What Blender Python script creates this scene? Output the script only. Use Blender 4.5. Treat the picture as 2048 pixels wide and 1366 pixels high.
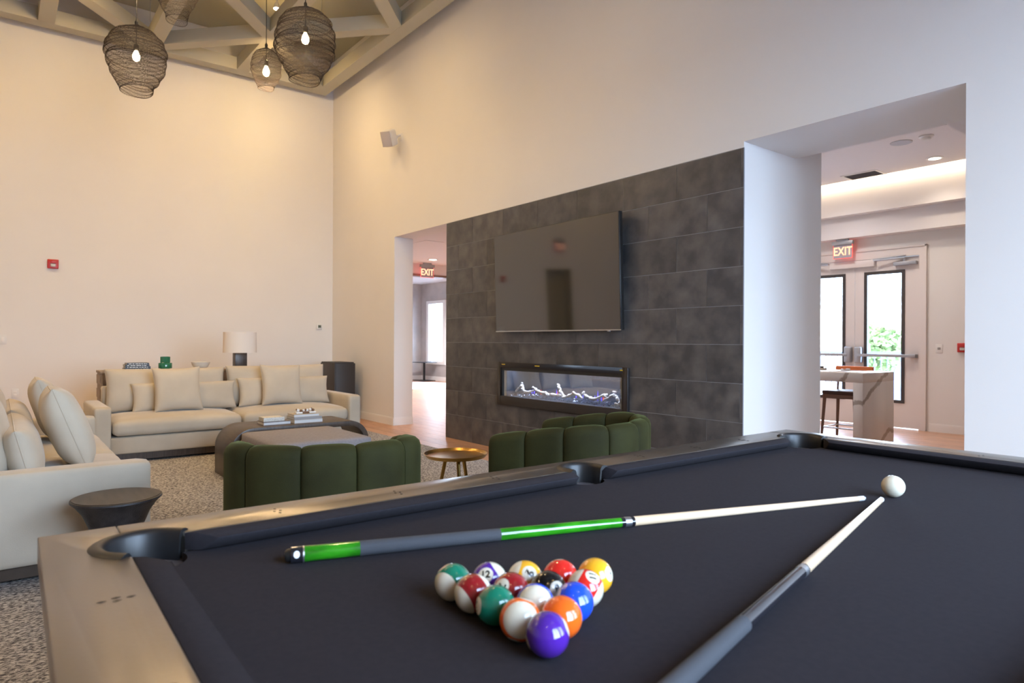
import bpy, bmesh, math, random
from mathutils import Vector, Matrix, Euler
from mathutils import noise as mnoise
random.seed(7)
sc = bpy.context.scene
COL = sc.collection
for o in list(bpy.data.objects): bpy.data.objects.remove(o)

# ------------------------------------------------------------------ camera
cam_d = bpy.data.cameras.new('camera'); cam = bpy.data.objects.new('camera', cam_d); COL.objects.link(cam)
Rv = Vector((0.61694, 0.78699, 0.00456)); Uv = Vector((-0.00353, -0.00303, 0.99999)); Fv = Vector((-0.78699, 0.61697, -0.00094))
Fv.normalize(); Rv = (Rv - Fv*Rv.dot(Fv)).normalized(); Uv = Rv.cross(Fv)
Mx = Matrix((( Rv.x, Uv.x, -Fv.x), (Rv.y, Uv.y, -Fv.y), (Rv.z, Uv.z, -Fv.z))).to_4x4()
Mx.translation = Vector((6.511, -4.494, 1.229))
cam.matrix_world = Mx
cam_d.sensor_width = 36.0; cam_d.lens = 1310.35*36/2048; cam_d.clip_start = 0.02; cam_d.clip_end = 300
cam_d.dof.use_dof = True; cam_d.dof.focus_distance = 3.0; cam_d.dof.aperture_fstop = 5.0
sc.camera = cam

# ------------------------------------------------------------------ world, exposure
SKY_STRENGTH = 27.0
w = bpy.data.worlds.new('daylight'); sc.world = w; w.use_nodes = True
nt = w.node_tree; bg = nt.nodes['Background']
tc = nt.nodes.new('ShaderNodeTexCoord'); sx = nt.nodes.new('ShaderNodeSeparateXYZ'); cr = nt.nodes.new('ShaderNodeValToRGB')
nt.links.new(tc.outputs['Generated'], sx.inputs[0]); nt.links.new(sx.outputs['Z'], cr.inputs[0]); nt.links.new(cr.outputs[0], bg.inputs[0])
cr.color_ramp.elements[0].position = 0.0; cr.color_ramp.elements[0].color = (0.66, 0.83, 1.0, 1)
cr.color_ramp.elements[1].position = 0.7; cr.color_ramp.elements[1].color = (0.48, 0.68, 1.0, 1)
bg.inputs[1].default_value = SKY_STRENGTH
sc.view_settings.view_transform = 'Standard'; sc.view_settings.look = 'None'
sc.view_settings.gamma = 1.0; sc.view_settings.use_curve_mapping = False
sc.view_settings.exposure = 0.0
sc.cycles.max_bounces = 7; sc.cycles.diffuse_bounces = 4; sc.cycles.glossy_bounces = 4
sc.cycles.transmission_bounces = 4; sc.cycles.transparent_max_bounces = 10
sc.cycles.caustics_reflective = False; sc.cycles.caustics_refractive = False
sc.cycles.sample_clamp_indirect = 6.0
sc.cycles.use_adaptive_sampling = True

def portal(name, loc, rot, sx_, sy_):
    d = bpy.data.lights.new(name, 'AREA'); d.shape = 'RECTANGLE'; d.size = sx_; d.size_y = sy_
    d.cycles.is_portal = True
    o = bpy.data.objects.new(name, d); COL.objects.link(o); o.location = loc; o.rotation_euler = rot
    return o
WIN_E = [(-4.3, -2.6), (-2.2, -0.5)]       # windows of the wall behind the camera (y ranges)
for a, b in WIN_E:
    portal('window_portal', (8.3, (a+b)/2, 1.85), (0, math.radians(90), 0), 2.9, b-a)
portal('door_portal', (1.9, 5.85, 1.25), (math.radians(-90), 0, 0), 1.9, 2.3)

WARM = (1.0, 0.68, 0.32)
def spot(loc, tgt, power, size=75, blend=0.8, col=WARM, rad=0.05, name='spot_lamp_light'):
    d = bpy.data.lights.new(name, 'SPOT'); d.energy = power; d.color = col; d.spot_size = math.radians(size)
    d.spot_blend = blend; d.shadow_soft_size = rad
    o = bpy.data.objects.new(name, d); COL.objects.link(o); o.location = loc
    o.rotation_euler = (Vector(tgt)-Vector(loc)).to_track_quat('-Z', 'Y').to_euler()
    return o
# the first is the small visible spotlight on the ceiling, the second is an unseen light added for the corner walls, the others hang at the height of the lattice's underside
SPOTS = [((-2.57, -1.50, 5.72), (-2.5, -1.60, 0), 60), ((-2.30, -1.70, 5.10), (-4.2, -0.70, 3.4), 110), ((-2.2, -3.9, 5.22), (-4.2, -3.8, 3.6), 150),
         ((-0.6, -1.6, 5.22), (-1.2, 0.0, 1.6), 130), ((-0.6, -2.2, 5.22), (-0.8, -2.4, 0), 250), ((0.9, -4.6, 5.22), (0.6, -4.4, 0), 240), ((2.4, -2.4, 5.22), (2.0, -1.2, 0), 180),
         ((-2.2, -6.6, 5.22), (-4.2, -6.2, 1.8), 330), ((1.5, -7.0, 5.22), (1.5, -7.0, 0), 330), ((7.5, -5.8, 5.22), (7.3, -5.6, 0), 110), ((7.4, -2.9, 5.22), (7.2, -2.9, 0), 100)]

# ------------------------------------------------------------------ helpers
def mat(name, col, rough=0.6, metal=0.0, col2=None, nscale=6.0, ndetail=4.0, bump=0.0, bscale=60.0, spec=0.5, sheen=0.0, vary=0.0, stretch=None,
        emit=None, estr=0.0, coat=0.0, lo=0.35, hi=0.65, bdist=0.01, rand=False):
    m = bpy.data.materials.new(name); m.use_nodes = True; t = m.node_tree; b = t.nodes['Principled BSDF']
    b.inputs['Roughness'].default_value = rough; b.inputs['Metallic'].default_value = metal
    b.inputs['Specular IOR Level'].default_value = spec
    if sheen: b.inputs['Sheen Weight'].default_value = sheen; b.inputs['Sheen Roughness'].default_value = 0.35
    if coat: b.inputs['Coat Weight'].default_value = coat; b.inputs['Coat Roughness'].default_value = 0.03
    b.inputs['Base Color'].default_value = (*col, 1)
    co = t.nodes.new('ShaderNodeTexCoord'); src = co.outputs['Object']
    if stretch:
        mp = t.nodes.new('ShaderNodeMapping'); mp.inputs['Scale'].default_value = stretch
        t.links.new(src, mp.inputs[0]); src = mp.outputs[0]
    if rand:
        o2 = t.nodes.new('ShaderNodeObjectInfo'); ml = t.nodes.new('ShaderNodeMath'); ml.operation = 'MULTIPLY'; ml.inputs[1].default_value = 60
        va = t.nodes.new('ShaderNodeVectorMath'); va.operation = 'ADD'; t.links.new(o2.outputs['Random'], ml.inputs[0]); t.links.new(src, va.inputs[0]); t.links.new(ml.outputs[0], va.inputs[1]); src = va.outputs[0]
    last = None
    if col2 or vary:
        n = t.nodes.new('ShaderNodeTexNoise'); n.inputs['Scale'].default_value = nscale; n.inputs['Detail'].default_value = ndetail
        r = t.nodes.new('ShaderNodeValToRGB'); r.color_ramp.elements[0].position = lo; r.color_ramp.elements[1].position = hi
        r.color_ramp.elements[0].color = (*col, 1); r.color_ramp.elements[1].color = (*(col2 or col), 1)
        t.links.new(src, n.inputs['Vector']); t.links.new(n.outputs[0], r.inputs[0]); last = r.outputs[0]
    if vary:
        oi = t.nodes.new('ShaderNodeObjectInfo'); ge = t.nodes.new('ShaderNodeNewGeometry')
        ad = t.nodes.new('ShaderNodeMath'); ad.operation = 'ADD'; t.links.new(oi.outputs['Random'], ad.inputs[0]); t.links.new(ge.outputs['Random Per Island'], ad.inputs[1])
        fr = t.nodes.new('ShaderNodeMath'); fr.operation = 'FRACT'; t.links.new(ad.outputs[0], fr.inputs[0])
        mr = t.nodes.new('ShaderNodeMapRange'); mr.inputs[3].default_value = 1-vary; mr.inputs[4].default_value = 1+vary
        t.links.new(fr.outputs[0], mr.inputs[0])
        hs = t.nodes.new('ShaderNodeHueSaturation'); t.links.new(mr.outputs[0], hs.inputs['Value']); t.links.new(last, hs.inputs['Color']); last = hs.outputs[0]
    if last: t.links.new(last, b.inputs['Base Color'])
    if bump:
        n2 = t.nodes.new('ShaderNodeTexNoise'); n2.inputs['Scale'].default_value = bscale; n2.inputs['Detail'].default_value = 5
        bp = t.nodes.new('ShaderNodeBump'); bp.inputs['Strength'].default_value = bump; bp.inputs['Distance'].default_value = bdist
        t.links.new(src, n2.inputs['Vector']); t.links.new(n2.outputs[0], bp.inputs['Height']); t.links.new(bp.outputs[0], b.inputs['Normal'])
    if emit:
        b.inputs['Emission Color'].default_value = (*emit, 1); b.inputs['Emission Strength'].default_value = estr
    return m

def glass_mat(name, tint=(1, 1, 1), refl=0.12, rough=0.0):
    m = bpy.data.materials.new(name); m.use_nodes = True; t = m.node_tree; t.nodes.remove(t.nodes['Principled BSDF'])
    out = t.nodes['Material Output']; tr = t.nodes.new('ShaderNodeBsdfTransparent'); tr.inputs[0].default_value = (*tint, 1)
    gl = t.nodes.new('ShaderNodeBsdfGlossy'); gl.inputs['Roughness'].default_value = rough; mx = t.nodes.new('ShaderNodeMixShader')
    fr = t.nodes.new('ShaderNodeLayerWeight'); fr.inputs[0].default_value = 0.35
    mr = t.nodes.new('ShaderNodeMapRange'); mr.inputs[3].default_value = refl*0.5; mr.inputs[4].default_value = min(1, refl*4)
    t.links.new(fr.outputs['Fresnel'], mr.inputs[0]); t.links.new(mr.outputs[0], mx.inputs[0])
    t.links.new(tr.outputs[0], mx.inputs[1]); t.links.new(gl.outputs[0], mx.inputs[2]); t.links.new(mx.outputs[0], out.inputs[0])
    return m

def emis(name, col, s):
    m = bpy.data.materials.new(name); m.use_nodes = True; t = m.node_tree; t.nodes.remove(t.nodes['Principled BSDF'])
    e = t.nodes.new('ShaderNodeEmission'); e.inputs[0].default_value = (*col, 1); e.inputs[1].default_value = s
    t.links.new(e.outputs[0], t.nodes['Material Output'].inputs[0]); return m

class MB:
    """collects geometry and links it as one mesh"""
    def __init__(s): s.v = []; s.f = []
    def add(s, vs, fs):
        k = len(s.v); s.v += [tuple(p) for p in vs]; s.f += [tuple(i+k for i in f) for f in fs]; return s
    def box(s, x0, x1, y0, y1, z0, z1):
        return s.add([(x0, y0, z0), (x1, y0, z0), (x1, y1, z0), (x0, y1, z0), (x0, y0, z1), (x1, y0, z1), (x1, y1, z1), (x0, y1, z1)],
                     [(0, 3, 2, 1), (4, 5, 6, 7), (0, 1, 5, 4), (1, 2, 6, 5), (2, 3, 7, 6), (3, 0, 4, 7)])
    def prism(s, poly, z0, z1):
        n = len(poly)
        return s.add([(x, y, z0) for x, y in poly]+[(x, y, z1) for x, y in poly],
                     [tuple(range(n-1, -1, -1)), tuple(range(n, 2*n))]+[(i, (i+1) % n, n+(i+1) % n, n+i) for i in range(n)])
    def loft(s, rings, cap=True, close=True):
        m = len(rings[0]); k = []
        vs = [p for r in rings for p in r]; fs = []
        for i in range(len(rings)-1):
            for j in range(m if close else m-1):
                a = i*m+j; b = i*m+(j+1) % m; fs.append((a, b, b+m, a+m))
        if cap: fs += [tuple(range(m-1, -1, -1)), tuple((len(rings)-1)*m+j for j in range(m))]
        return s.add(vs, fs)
    def lathe(s, prof, n=24, c=(0, 0, 0), cap=True):
        return s.loft([[(c[0]+r*math.cos(2*math.pi*j/n), c[1]+r*math.sin(2*math.pi*j/n), c[2]+z) for j in range(n)] for r, z in prof], cap)
    def tube(s, p0, p1, r0, r1=None, n=10, cap=True):
        r1 = r0 if r1 is None else r1; p0 = Vector(p0); p1 = Vector(p1); d = (p1-p0).normalized()
        a = d.orthogonal().normalized(); b = d.cross(a)
        return s.loft([[tuple(p+(a*math.cos(2*math.pi*j/n)+b*math.sin(2*math.pi*j/n))*r) for j in range(n)] for p, r in ((p0, r0), (p1, r1))], cap)
    def path(s, pts, rad, n=8, cap=True):
        rings = []; pts = [Vector(p) for p in pts]
        for i, p in enumerate(pts):
            d = (pts[min(i+1, len(pts)-1)]-pts[max(i-1, 0)]).normalized()
            ref = Vector((0, 0, 1)) if abs(d.z) < 0.9 else Vector((1, 0, 0)); a = d.cross(ref).normalized(); b = d.cross(a)
            r = rad[i] if isinstance(rad, (list, tuple)) else rad
            rings.append([tuple(p+(a*math.cos(2*math.pi*j/n)+b*math.sin(2*math.pi*j/n))*r) for j in range(n)])
        return s.loft(rings, cap)
    def mesh(s, name):
        m = bpy.data.meshes.new(name); m.from_pydata(s.v, [], s.f); m.update()
        bm = bmesh.new(); bm.from_mesh(m); bmesh.ops.recalc_face_normals(bm, faces=bm.faces); bm.to_mesh(m); bm.free(); return m
    def obj(s, name, m, parent=None, bevel=0.0, smooth=False, seg=2, **tags):
        me = s.mesh(name); return link(name, me, m, parent, bevel, smooth, seg, **tags)

def link(name, me, m, parent=None, bevel=0.0, smooth=False, seg=2, label=None, cat=None, group=None, kind=None):
    if bevel:
        bm = bmesh.new(); bm.from_mesh(me)
        bmesh.ops.remove_doubles(bm, verts=bm.verts, dist=1e-5)
        es = [e for e in bm.edges if len(e.link_faces) == 2 and e.calc_face_angle(0) > 0.5]
        bmesh.ops.bevel(bm, geom=es, offset=bevel, segments=seg, affect='EDGES', profile=0.5)
        bm.to_mesh(me); bm.free()
    if smooth:
        for p in me.polygons: p.use_smooth = True
        if smooth == 'auto': me.set_sharp_from_angle(angle=math.radians(35))
    elif bevel:
        for p in me.polygons: p.use_smooth = True
        me.set_sharp_from_angle(angle=math.radians(50))
    o = bpy.data.objects.new(name, me); COL.objects.link(o)
    if m: me.materials.append(m)
    if parent: o.parent = parent
    return tag(o, label, cat, group, kind)

def tag(o, label=None, cat=None, group=None, kind=None):
    if label: o['label'] = label
    if cat: o['category'] = cat
    if group: o['group'] = group
    if kind: o['kind'] = kind
    return o
def thing(name, loc, label, cat, rz=0.0, group=None, kind=None):
    o = bpy.data.objects.new(name, None); COL.objects.link(o); o.location = loc; o.rotation_euler = (0, 0, rz); o.empty_display_size = 0.1
    return tag(o, label, cat, group, kind)
def copy_tree(o, parent=None):
    c = o.copy(); COL.objects.link(c)
    if parent: c.parent = parent
    for ch in list(o.children): copy_tree(ch, c)
    return c
def place(o, loc, rot):
    o.location = loc; o.rotation_euler = rot; return o

def rbox(hx, hy, hz, r, n=10, crown=0.0, c=(0, 0, 0), sag=0.0, seed=0, wr=0.0):
    """soft rounded box: subdivided cube pulled onto a rounded box, crowned on top"""
    bm = bmesh.new(); bmesh.ops.create_cube(bm, size=2.0)
    bmesh.ops.subdivide_edges(bm, edges=bm.edges, cuts=n, use_grid_fill=True)
    for v in bm.verts:
        q = v.co
        def sp(a): return math.copysign(1-(1-abs(a))**1.35, a)
        u, w_, t = sp(q.x), sp(q.y), sp(q.z)
        p = Vector((u*hx, w_*hy, t*hz)); inn = Vector((max(-hx+r, min(hx-r, p.x)), max(-hy+r, min(hy-r, p.y)), max(-hz+r, min(hz-r, p.z))))
        d = p-inn
        if d.length > 1e-9: p = inn+d.normalized()*r
        f = (1-abs(u)**2.5)*(1-abs(w_)**2.5)
        if t > 0: p.z += crown*f*t
        elif sag: p.z -= sag*f
        if wr:
            k = mnoise.noise(Vector((p.x*5+seed, p.y*5, p.z*5)))*wr+mnoise.noise(Vector((p.x*14+seed, p.y*14, p.z*14)))*wr*0.4
            p += v.co.normalized()*k
        v.co = p+Vector(c)
    me = bpy.data.meshes.new('soft'); bm.to_mesh(me); bm.free(); return me

def pillow(w_, h, t, seed=0, pull=0.07, n=22, full=0.42, wr=0.006):
    """stuffed knife-edge pillow, width X, height Z, thickness Y, centred"""
    vs = []; fs = []; N = n+1
    def pt(i, j, s):
        u = -1+2*i/n; v = -1+2*j/n; u = math.sin(u*math.pi/2); v = math.sin(v*math.pi/2)
        x = w_/2*u*(1-pull*(1-v*v)*abs(u)); z = h/2*v*(1-pull*(1-u*u)*abs(v))
        th = t/2*max(0.0, (1-abs(u)**3.2)*(1-abs(v)**3.2))**full+0.004
        k = mnoise.noise(Vector((x*6+seed*3.1, z*6, s*2.0+seed)))*wr
        edge = max(abs(u), abs(v)); k += mnoise.noise(Vector((x*22+seed, z*22, s)))*wr*0.9*edge**2
        if edge > .999: k = 0
        return (x, s*(th+k), z)
    for s in (1, -1):
        for j in range(N):
            for i in range(N): vs.append(pt(i, j, s))
    for s in (0, 1):
        b = s*N*N
        for j in range(n):
            for i in range(n):
                a = b+j*N+i; q = (a, a+1, a+1+N, a+N); fs.append(q if s else q[::-1])
    ring = [i for i in range(n)]+[j*N+n for j in range(n)]+[n*N+n-i for i in range(n)]+[(n-j)*N for j in range(n)]
    for k in range(len(ring)):
        a, b = ring[k], ring[(k+1) % len(ring)]; fs.append((a, b, b+N*N, a+N*N))
    m = MB(); m.v = vs; m.f = fs
    return m.mesh('pillow')

def text_mesh(txt, size, ext=0.001, bold=0.0):
    c = bpy.data.curves.new('lettering', 'FONT'); c.body = txt; c.size = size; c.extrude = ext; c.align_x = 'CENTER'; c.align_y = 'CENTER'; c.offset = bold
    o = bpy.data.objects.new('lettering', c); COL.objects.link(o)
    dg = bpy.context.evaluated_depsgraph_get(); me = bpy.data.meshes.new_from_object(o.evaluated_get(dg))
    bpy.data.objects.remove(o); return me

# ------------------------------------------------------------------ materials
M = {}
M['wall'] = mat('wall_paint', (0.80, 0.78, 0.755), 0.75, bump=0.05, bscale=220, col2=(0.785, 0.765, 0.74), nscale=1.5)
M['trimw'] = mat('trim_paint', (0.84, 0.82, 0.79), 0.45)
M['ceil'] = mat('ceiling_paint_olive', (0.43, 0.41, 0.31), 0.8, col2=(0.41, 0.39, 0.29), nscale=1)
M['beam'] = mat('lattice_paint', (0.46, 0.43, 0.33), 0.6)
M['ceilw'] = mat('ceiling_paint_white', (0.80, 0.77, 0.77), 0.8)
M['plank'] = mat('wood_plank', (0.42, 0.21, 0.12), 0.38, col2=(0.56, 0.32, 0.19), nscale=5, stretch=(1.0, 9, 1), vary=0.10, bump=0.05, bscale=30, rand=True)
M['sub'] = mat('plank_joint', (0.16, 0.08, 0.05), 0.8)
M['slate'] = mat('slate_tile', (0.052, 0.051, 0.055), 0.40, col2=(0.118, 0.110, 0.106), nscale=6.5, ndetail=12, vary=0.18, bump=0.55, bscale=9, bdist=0.010, lo=0.35, hi=0.72, rand=True)
M['grout'] = mat('tile_grout', (0.27, 0.27, 0.285), 0.8)
M['rug'] = None
M['sofa'] = mat('beige_velvet', (0.57, 0.495, 0.39), 0.85, col2=(0.50, 0.43, 0.335), nscale=3.5, bump=0.08, bscale=300, sheen=0.25)
M['pillow'] = mat('beige_linen', (0.59, 0.51, 0.40), 0.9, col2=(0.53, 0.455, 0.355), nscale=4, bump=0.12, bscale=350, sheen=0.2)
M['green'] = mat('green_velvet', (0.022, 0.021, 0.0055), 0.8, col2=(0.034, 0.034, 0.009), nscale=5, spec=.2, sheen=0.22, bump=0.1, bscale=200)
M['green'].node_tree.nodes['Principled BSDF'].inputs['Sheen Tint'].default_value = (.42, .55, .22, 1)
M['darkwood'] = mat('dark_stained_wood', (0.050, 0.032, 0.022), 0.38, col2=(0.080, 0.055, 0.038), nscale=3, stretch=(2, 30, 2))
M['blackwood'] = mat('black_stained_wood', (0.018, 0.016, 0.017), 0.5, col2=(0.034, 0.030, 0.030), nscale=4, stretch=(1, 8, 8), bump=0.2, bscale=20)
M['stooltop'] = mat('black_wood_end_grain', (0.055, 0.042, 0.034), 0.45, col2=(0.022, 0.017, 0.015), nscale=5, stretch=(1, 6, 1))
M['ottoman'] = mat('grey_woven_fabric', (0.30, 0.275, 0.285), 0.9, col2=(0.26, 0.235, 0.245), nscale=60, bump=0.2, bscale=400)
M['brass'] = mat('aged_brass', (0.52, 0.33, 0.09), 0.28, 1.0, col2=(0.33, 0.19, 0.06), nscale=4)
M['cloth'] = mat('black_billiard_cloth', (0.0260, 0.0232, 0.0275), 0.95, col2=(0.0295, 0.0265, 0.031), nscale=90, spec=0.12, bump=0.05, bscale=600)
M['rail'] = mat('brushed_metal_laminate', (0.265, 0.245, 0.22), 0.28, 0.92, col2=(0.24, 0.22, 0.20), nscale=3, bump=0.02, bscale=150)
M['railside'] = mat('grey_edge_band', (0.14, 0.13, 0.14), 0.45, 0.3)
M['marker'] = mat('dark_inlay', (0.02, 0.018, 0.018), 0.4)
M['rubber'] = mat('black_pocket_rubber', (0.010, 0.010, 0.011), 0.42)
M['leather'] = mat('black_pocket_lining', (0.006, 0.006, 0.007), 0.6)
M['apron'] = mat('dark_apron_wood', (0.03, 0.026, 0.026), 0.5)
M['black'] = mat('black_plastic', (0.012, 0.012, 0.012), 0.35)
M['bmetal'] = mat('black_metal', (0.02, 0.02, 0.022), 0.4, 0.6)
M['frame'] = mat('bronze_black_frame', (0.028, 0.024, 0.024), 0.35, 0.3)
M['steel'] = mat('brushed_steel', (0.55, 0.56, 0.58), 0.32, 0.95)
M['alu'] = mat('painted_aluminium', (0.42, 0.43, 0.46), 0.4, 0.6)
M['screen'] = mat('dark_glossy_screen', (0.010, 0.009, 0.009), 0.06, spec=0.5)
b_ = M['screen'].node_tree.nodes['Principled BSDF']; b_.inputs['IOR'].default_value = 2.1
M['white'] = mat('white_plastic', (0.78, 0.77, 0.75), 0.4)
M['red'] = mat('red_plastic', (0.52, 0.025, 0.018), 0.35)
M['lamp_shade'] = mat('linen_lamp_shade', (0.86, 0.78, 0.70), 0.9, bump=0.15, bscale=400)
M['vase'] = mat('green_ribbed_glass', (0.010, 0.16, 0.075), 0.12, spec=0.8, coat=0.4)
M['ceramic'] = mat('cream_ceramic', (0.78, 0.70, 0.58), 0.6)
M['greywood'] = mat('weathered_grey_wood', (0.28, 0.22, 0.17), 0.6, col2=(0.38, 0.31, 0.25), nscale=4, stretch=(3, 20, 3))
M['greywood2'] = mat('weathered_drawer_front', (0.13, 0.10, 0.09), 0.6, col2=(0.20, 0.15, 0.13), nscale=4, stretch=(3, 14, 3))
M['paper'] = mat('page_paper', (0.72, 0.71, 0.70), 0.8)
M['bookdark'] = mat('black_book_cover', (0.015, 0.015, 0.017), 0.4)
M['booktaupe'] = mat('taupe_book_cover', (0.14, 0.11, 0.11), 0.5)
M['bookgrey'] = mat('grey_book_cover', (0.32, 0.31, 0.31), 0.5)
M['booktan'] = mat('pale_tan_book_cover', (0.50, 0.44, 0.36), 0.5)
M['stone'] = mat('speckled_travertine', (0.68, 0.66, 0.60), 0.6, col2=(0.50, 0.48, 0.42), nscale=70, lo=0.5, hi=0.7)
M['knotw'] = mat('white_bead', (0.80, 0.78, 0.75), 0.4)
M['knotb'] = mat('brown_bead', (0.16, 0.075, 0.035), 0.4)
M['wire'] = mat('blackened_wire', (0.024, 0.018, 0.014), 0.85, 0.0, spec=0.15)
M['bulb'] = emis('glowing_bulb', (1.0, 0.72, 0.38), 60)
M['spotface'] = emis('spot_lamp_face', (1.0, 0.78, 0.50), 45)
M['can'] = emis('downlight_face', (1.0, 0.86, 0.66), 14)
M['led'] = emis('cove_led_strip', (1.0, 0.80, 0.56), 16)
M['exitred'] = emis('exit_letter_glow', (1.0, 0.42, 0.24), 2.6)
M['exitedge'] = emis('exit_edge_glow', (1.0, 0.10, 0.08), 2.0)
M['exitpanel'] = mat('exit_panel_clear', (0.42, 0.40, 0.44), 0.2)
M['flameb'] = emis('blue_flame', (0.10, 0.07, 1.0), 3.2)
M['flameo'] = emis('red_flame', (1.0, 0.12, 0.05), 2.0)
M['driftwood'] = mat('pale_driftwood', (0.62, 0.52, 0.42), 0.7, col2=(0.78, 0.72, 0.64), nscale=14, bump=0.3, bscale=40)
M['crystal'] = mat('crushed_glass', (0.06, 0.07, 0.10), 0.08, spec=1.0, col2=(0.35, 0.40, 0.48), nscale=60, lo=0.55, hi=0.62)
M['fpback'] = mat('firebox_back', (0.05, 0.055, 0.065), 0.35)
M['yellow'] = mat('yellow_sticker', (0.60, 0.42, 0.02), 0.5)
M['glass'] = glass_mat('window_glass', (0.97, 0.98, 1.0), 0.10)
M['fpglass'] = glass_mat('fireplace_glass', (0.92, 0.94, 0.97), 0.10)
M['marble'] = None
M['orange'] = mat('orange_leather', (0.72, 0.17, 0.03), 0.45)
M['stoolwood'] = mat('walnut_stool_wood', (0.20, 0.105, 0.07), 0.45)
M['stoolseat'] = mat('dark_brown_seat', (0.06, 0.025, 0.018), 0.5)
M['greywall'] = mat('grey_plaster', (0.40, 0.365, 0.35), 0.7, col2=(0.50, 0.46, 0.44), nscale=2.2, ndetail=7)
M['doorp'] = mat('door_paint', (0.76, 0.70, 0.67), 0.45)
M['gasket'] = mat('dark_glazing_frame', (0.05, 0.042, 0.040), 0.45)
M['olivedoor'] = mat('olive_door_paint', (0.30, 0.27, 0.18), 0.5)
M['concrete'] = mat('pale_concrete', (0.62, 0.63, 0.66), 0.8, col2=(0.55, 0.56, 0.60), nscale=1)
M['leaf'] = mat('leaf_green', (0.13, 0.20, 0.05), 0.6, col2=(0.30, 0.38, 0.13), nscale=3)
M['bark'] = mat('bark', (0.12, 0.09, 0.07), 0.9)
M['rail_out'] = mat('dark_railing_paint', (0.10, 0.13, 0.22), 0.5)

def rug_mat():
    m = bpy.data.materials.new('flecked_rug'); m.use_nodes = True; t = m.node_tree; b = t.nodes['Principled BSDF']; b.inputs['Roughness'].default_value = 0.95
    b.inputs['Specular IOR Level'].default_value = 0.1
    co = t.nodes.new('ShaderNodeTexCoord'); mp = t.nodes.new('ShaderNodeMapping'); mp.inputs['Scale'].default_value = (120, 55, 20)
    t.links.new(co.outputs['Object'], mp.inputs[0])
    n = t.nodes.new('ShaderNodeTexNoise'); n.inputs['Scale'].default_value = 1.0; n.inputs['Detail'].default_value = 3; n.inputs['Roughness'].default_value = 0.7
    t.links.new(mp.outputs[0], n.inputs['Vector'])
    r = t.nodes.new('ShaderNodeValToRGB'); e = r.color_ramp.elements
    e[0].position = 0.41; e[0].color = (0.09, 0.085, 0.09, 1); e[1].position = 0.58; e[1].color = (0.62, 0.58, 0.54, 1)
    k = e.new(0.49); k.color = (0.32, 0.29, 0.27, 1)
    t.links.new(n.outputs[0], r.inputs[0]); t.links.new(r.outputs[0], b.inputs['Base Color'])
    bp = t.nodes.new('ShaderNodeBump'); bp.inputs['Strength'].default_value = 0.6; bp.inputs['Distance'].default_value = 0.01
    t.links.new(n.outputs[0], bp.inputs['Height']); t.links.new(bp.outputs[0], b.inputs['Normal'])
    return m
M['rug'] = rug_mat()

def marble_mat():
    m = bpy.data.materials.new('veined_quartz'); m.use_nodes = True; t = m.node_tree; b = t.nodes['Principled BSDF']; b.inputs['Roughness'].default_value = 0.2
    co = t.nodes.new('ShaderNodeTexCoord'); mp = t.nodes.new('ShaderNodeMapping'); mp.inputs['Rotation'].default_value = (0.7, 0.25, 0.35); mp.inputs['Location'].default_value = (0.33, 0.10, 0.22)
    t.links.new(co.outputs['Object'], mp.inputs[0])
    sp = t.nodes.new('ShaderNodeSeparateXYZ'); t.links.new(co.outputs['Object'], sp.inputs[0])
    def mt(op, a, b, c=None):
        n = t.nodes.new('ShaderNodeMath'); n.operation = op
        for i_, q in enumerate((a, b, c)):
            if q is None: continue
            if isinstance(q, (int, float)): n.inputs[i_].default_value = q
            else: t.links.new(q, n.inputs[i_])
        return n.outputs[0]
    nz = t.nodes.new('ShaderNodeTexNoise'); nz.inputs['Scale'].default_value = 7; nz.inputs['Detail'].default_value = 6; nz.inputs['Roughness'].default_value = .65
    t.links.new(co.outputs['Object'], nz.inputs['Vector']); wob = mt('MULTIPLY_ADD', nz.outputs[0], .16, -.08)
    X, Y, Z = sp.outputs
    d1 = mt('SUBTRACT', Z, mt('MULTIPLY_ADD', Y, .53, .79)); d1 = mt('ABSOLUTE', mt('ADD', d1, wob), 0)
    yy = mt('SUBTRACT', Y, .30); d2 = mt('SUBTRACT', Z, mt('MULTIPLY_ADD', mt('MULTIPLY', yy, yy), -2.2, .25)); d2 = mt('ABSOLUTE', mt('ADD', d2, wob), 0)
    d3 = mt('ABSOLUTE', mt('ADD', mt('SUBTRACT', X, mt('MULTIPLY_ADD', Z, .6, .19)), wob), 0); d3 = mt('ADD', d3, .004)
    dd = mt('MINIMUM', mt('MINIMUM', d1, d2), d3)
    r = t.nodes.new('ShaderNodeValToRGB'); e = r.color_ramp.elements
    e[0].position = 0.022; e[0].color = (0.36, 0.31, 0.27, 1); e[1].position = 0.036; e[1].color = (0.72, 0.68, 0.65, 1)
    t.links.new(dd, r.inputs[0]); t.links.new(r.outputs[0], b.inputs['Base Color'])
    return m
M['marble'] = marble_mat()

# ================================================================== THE SETTING
CZ = 5.975
# wall with fireplace (inner face y = 0), openings either side of the chimney breast
wl = MB()
wl.box(-4.40, -1.98, 0, 0.303, 0, 6.1)
wl.box(-1.98, -0.585, 0, 0.303, 2.722, 6.1)
wl.box(-0.585, 3.65, 0, 1.197, 2.722, 6.1)
wl.box(3.65, 5.115, 0, 0.744, 2.766, 6.1)
wl.box(5.115, 8.5, 0, 0.60, 0, 6.1)
# breast behind the tiles, with a recess for the firebox
wl.box(-0.573, 0.66, 0.012, 1.197, 0, 2.722)
wl.box(2.39, 3.65, 0.012, 1.197, 0, 2.722)
wl.box(0.66, 2.39, 0.012, 1.197, 0, 0.60)
wl.box(0.66, 2.39, 0.012, 1.197, 0.93, 2.722)
wl.box(0.66, 2.39, 0.36, 1.197, 0.60, 0.93)
wall_r = wl.obj('wall_right', M['wall'], kind='structure')

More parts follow.
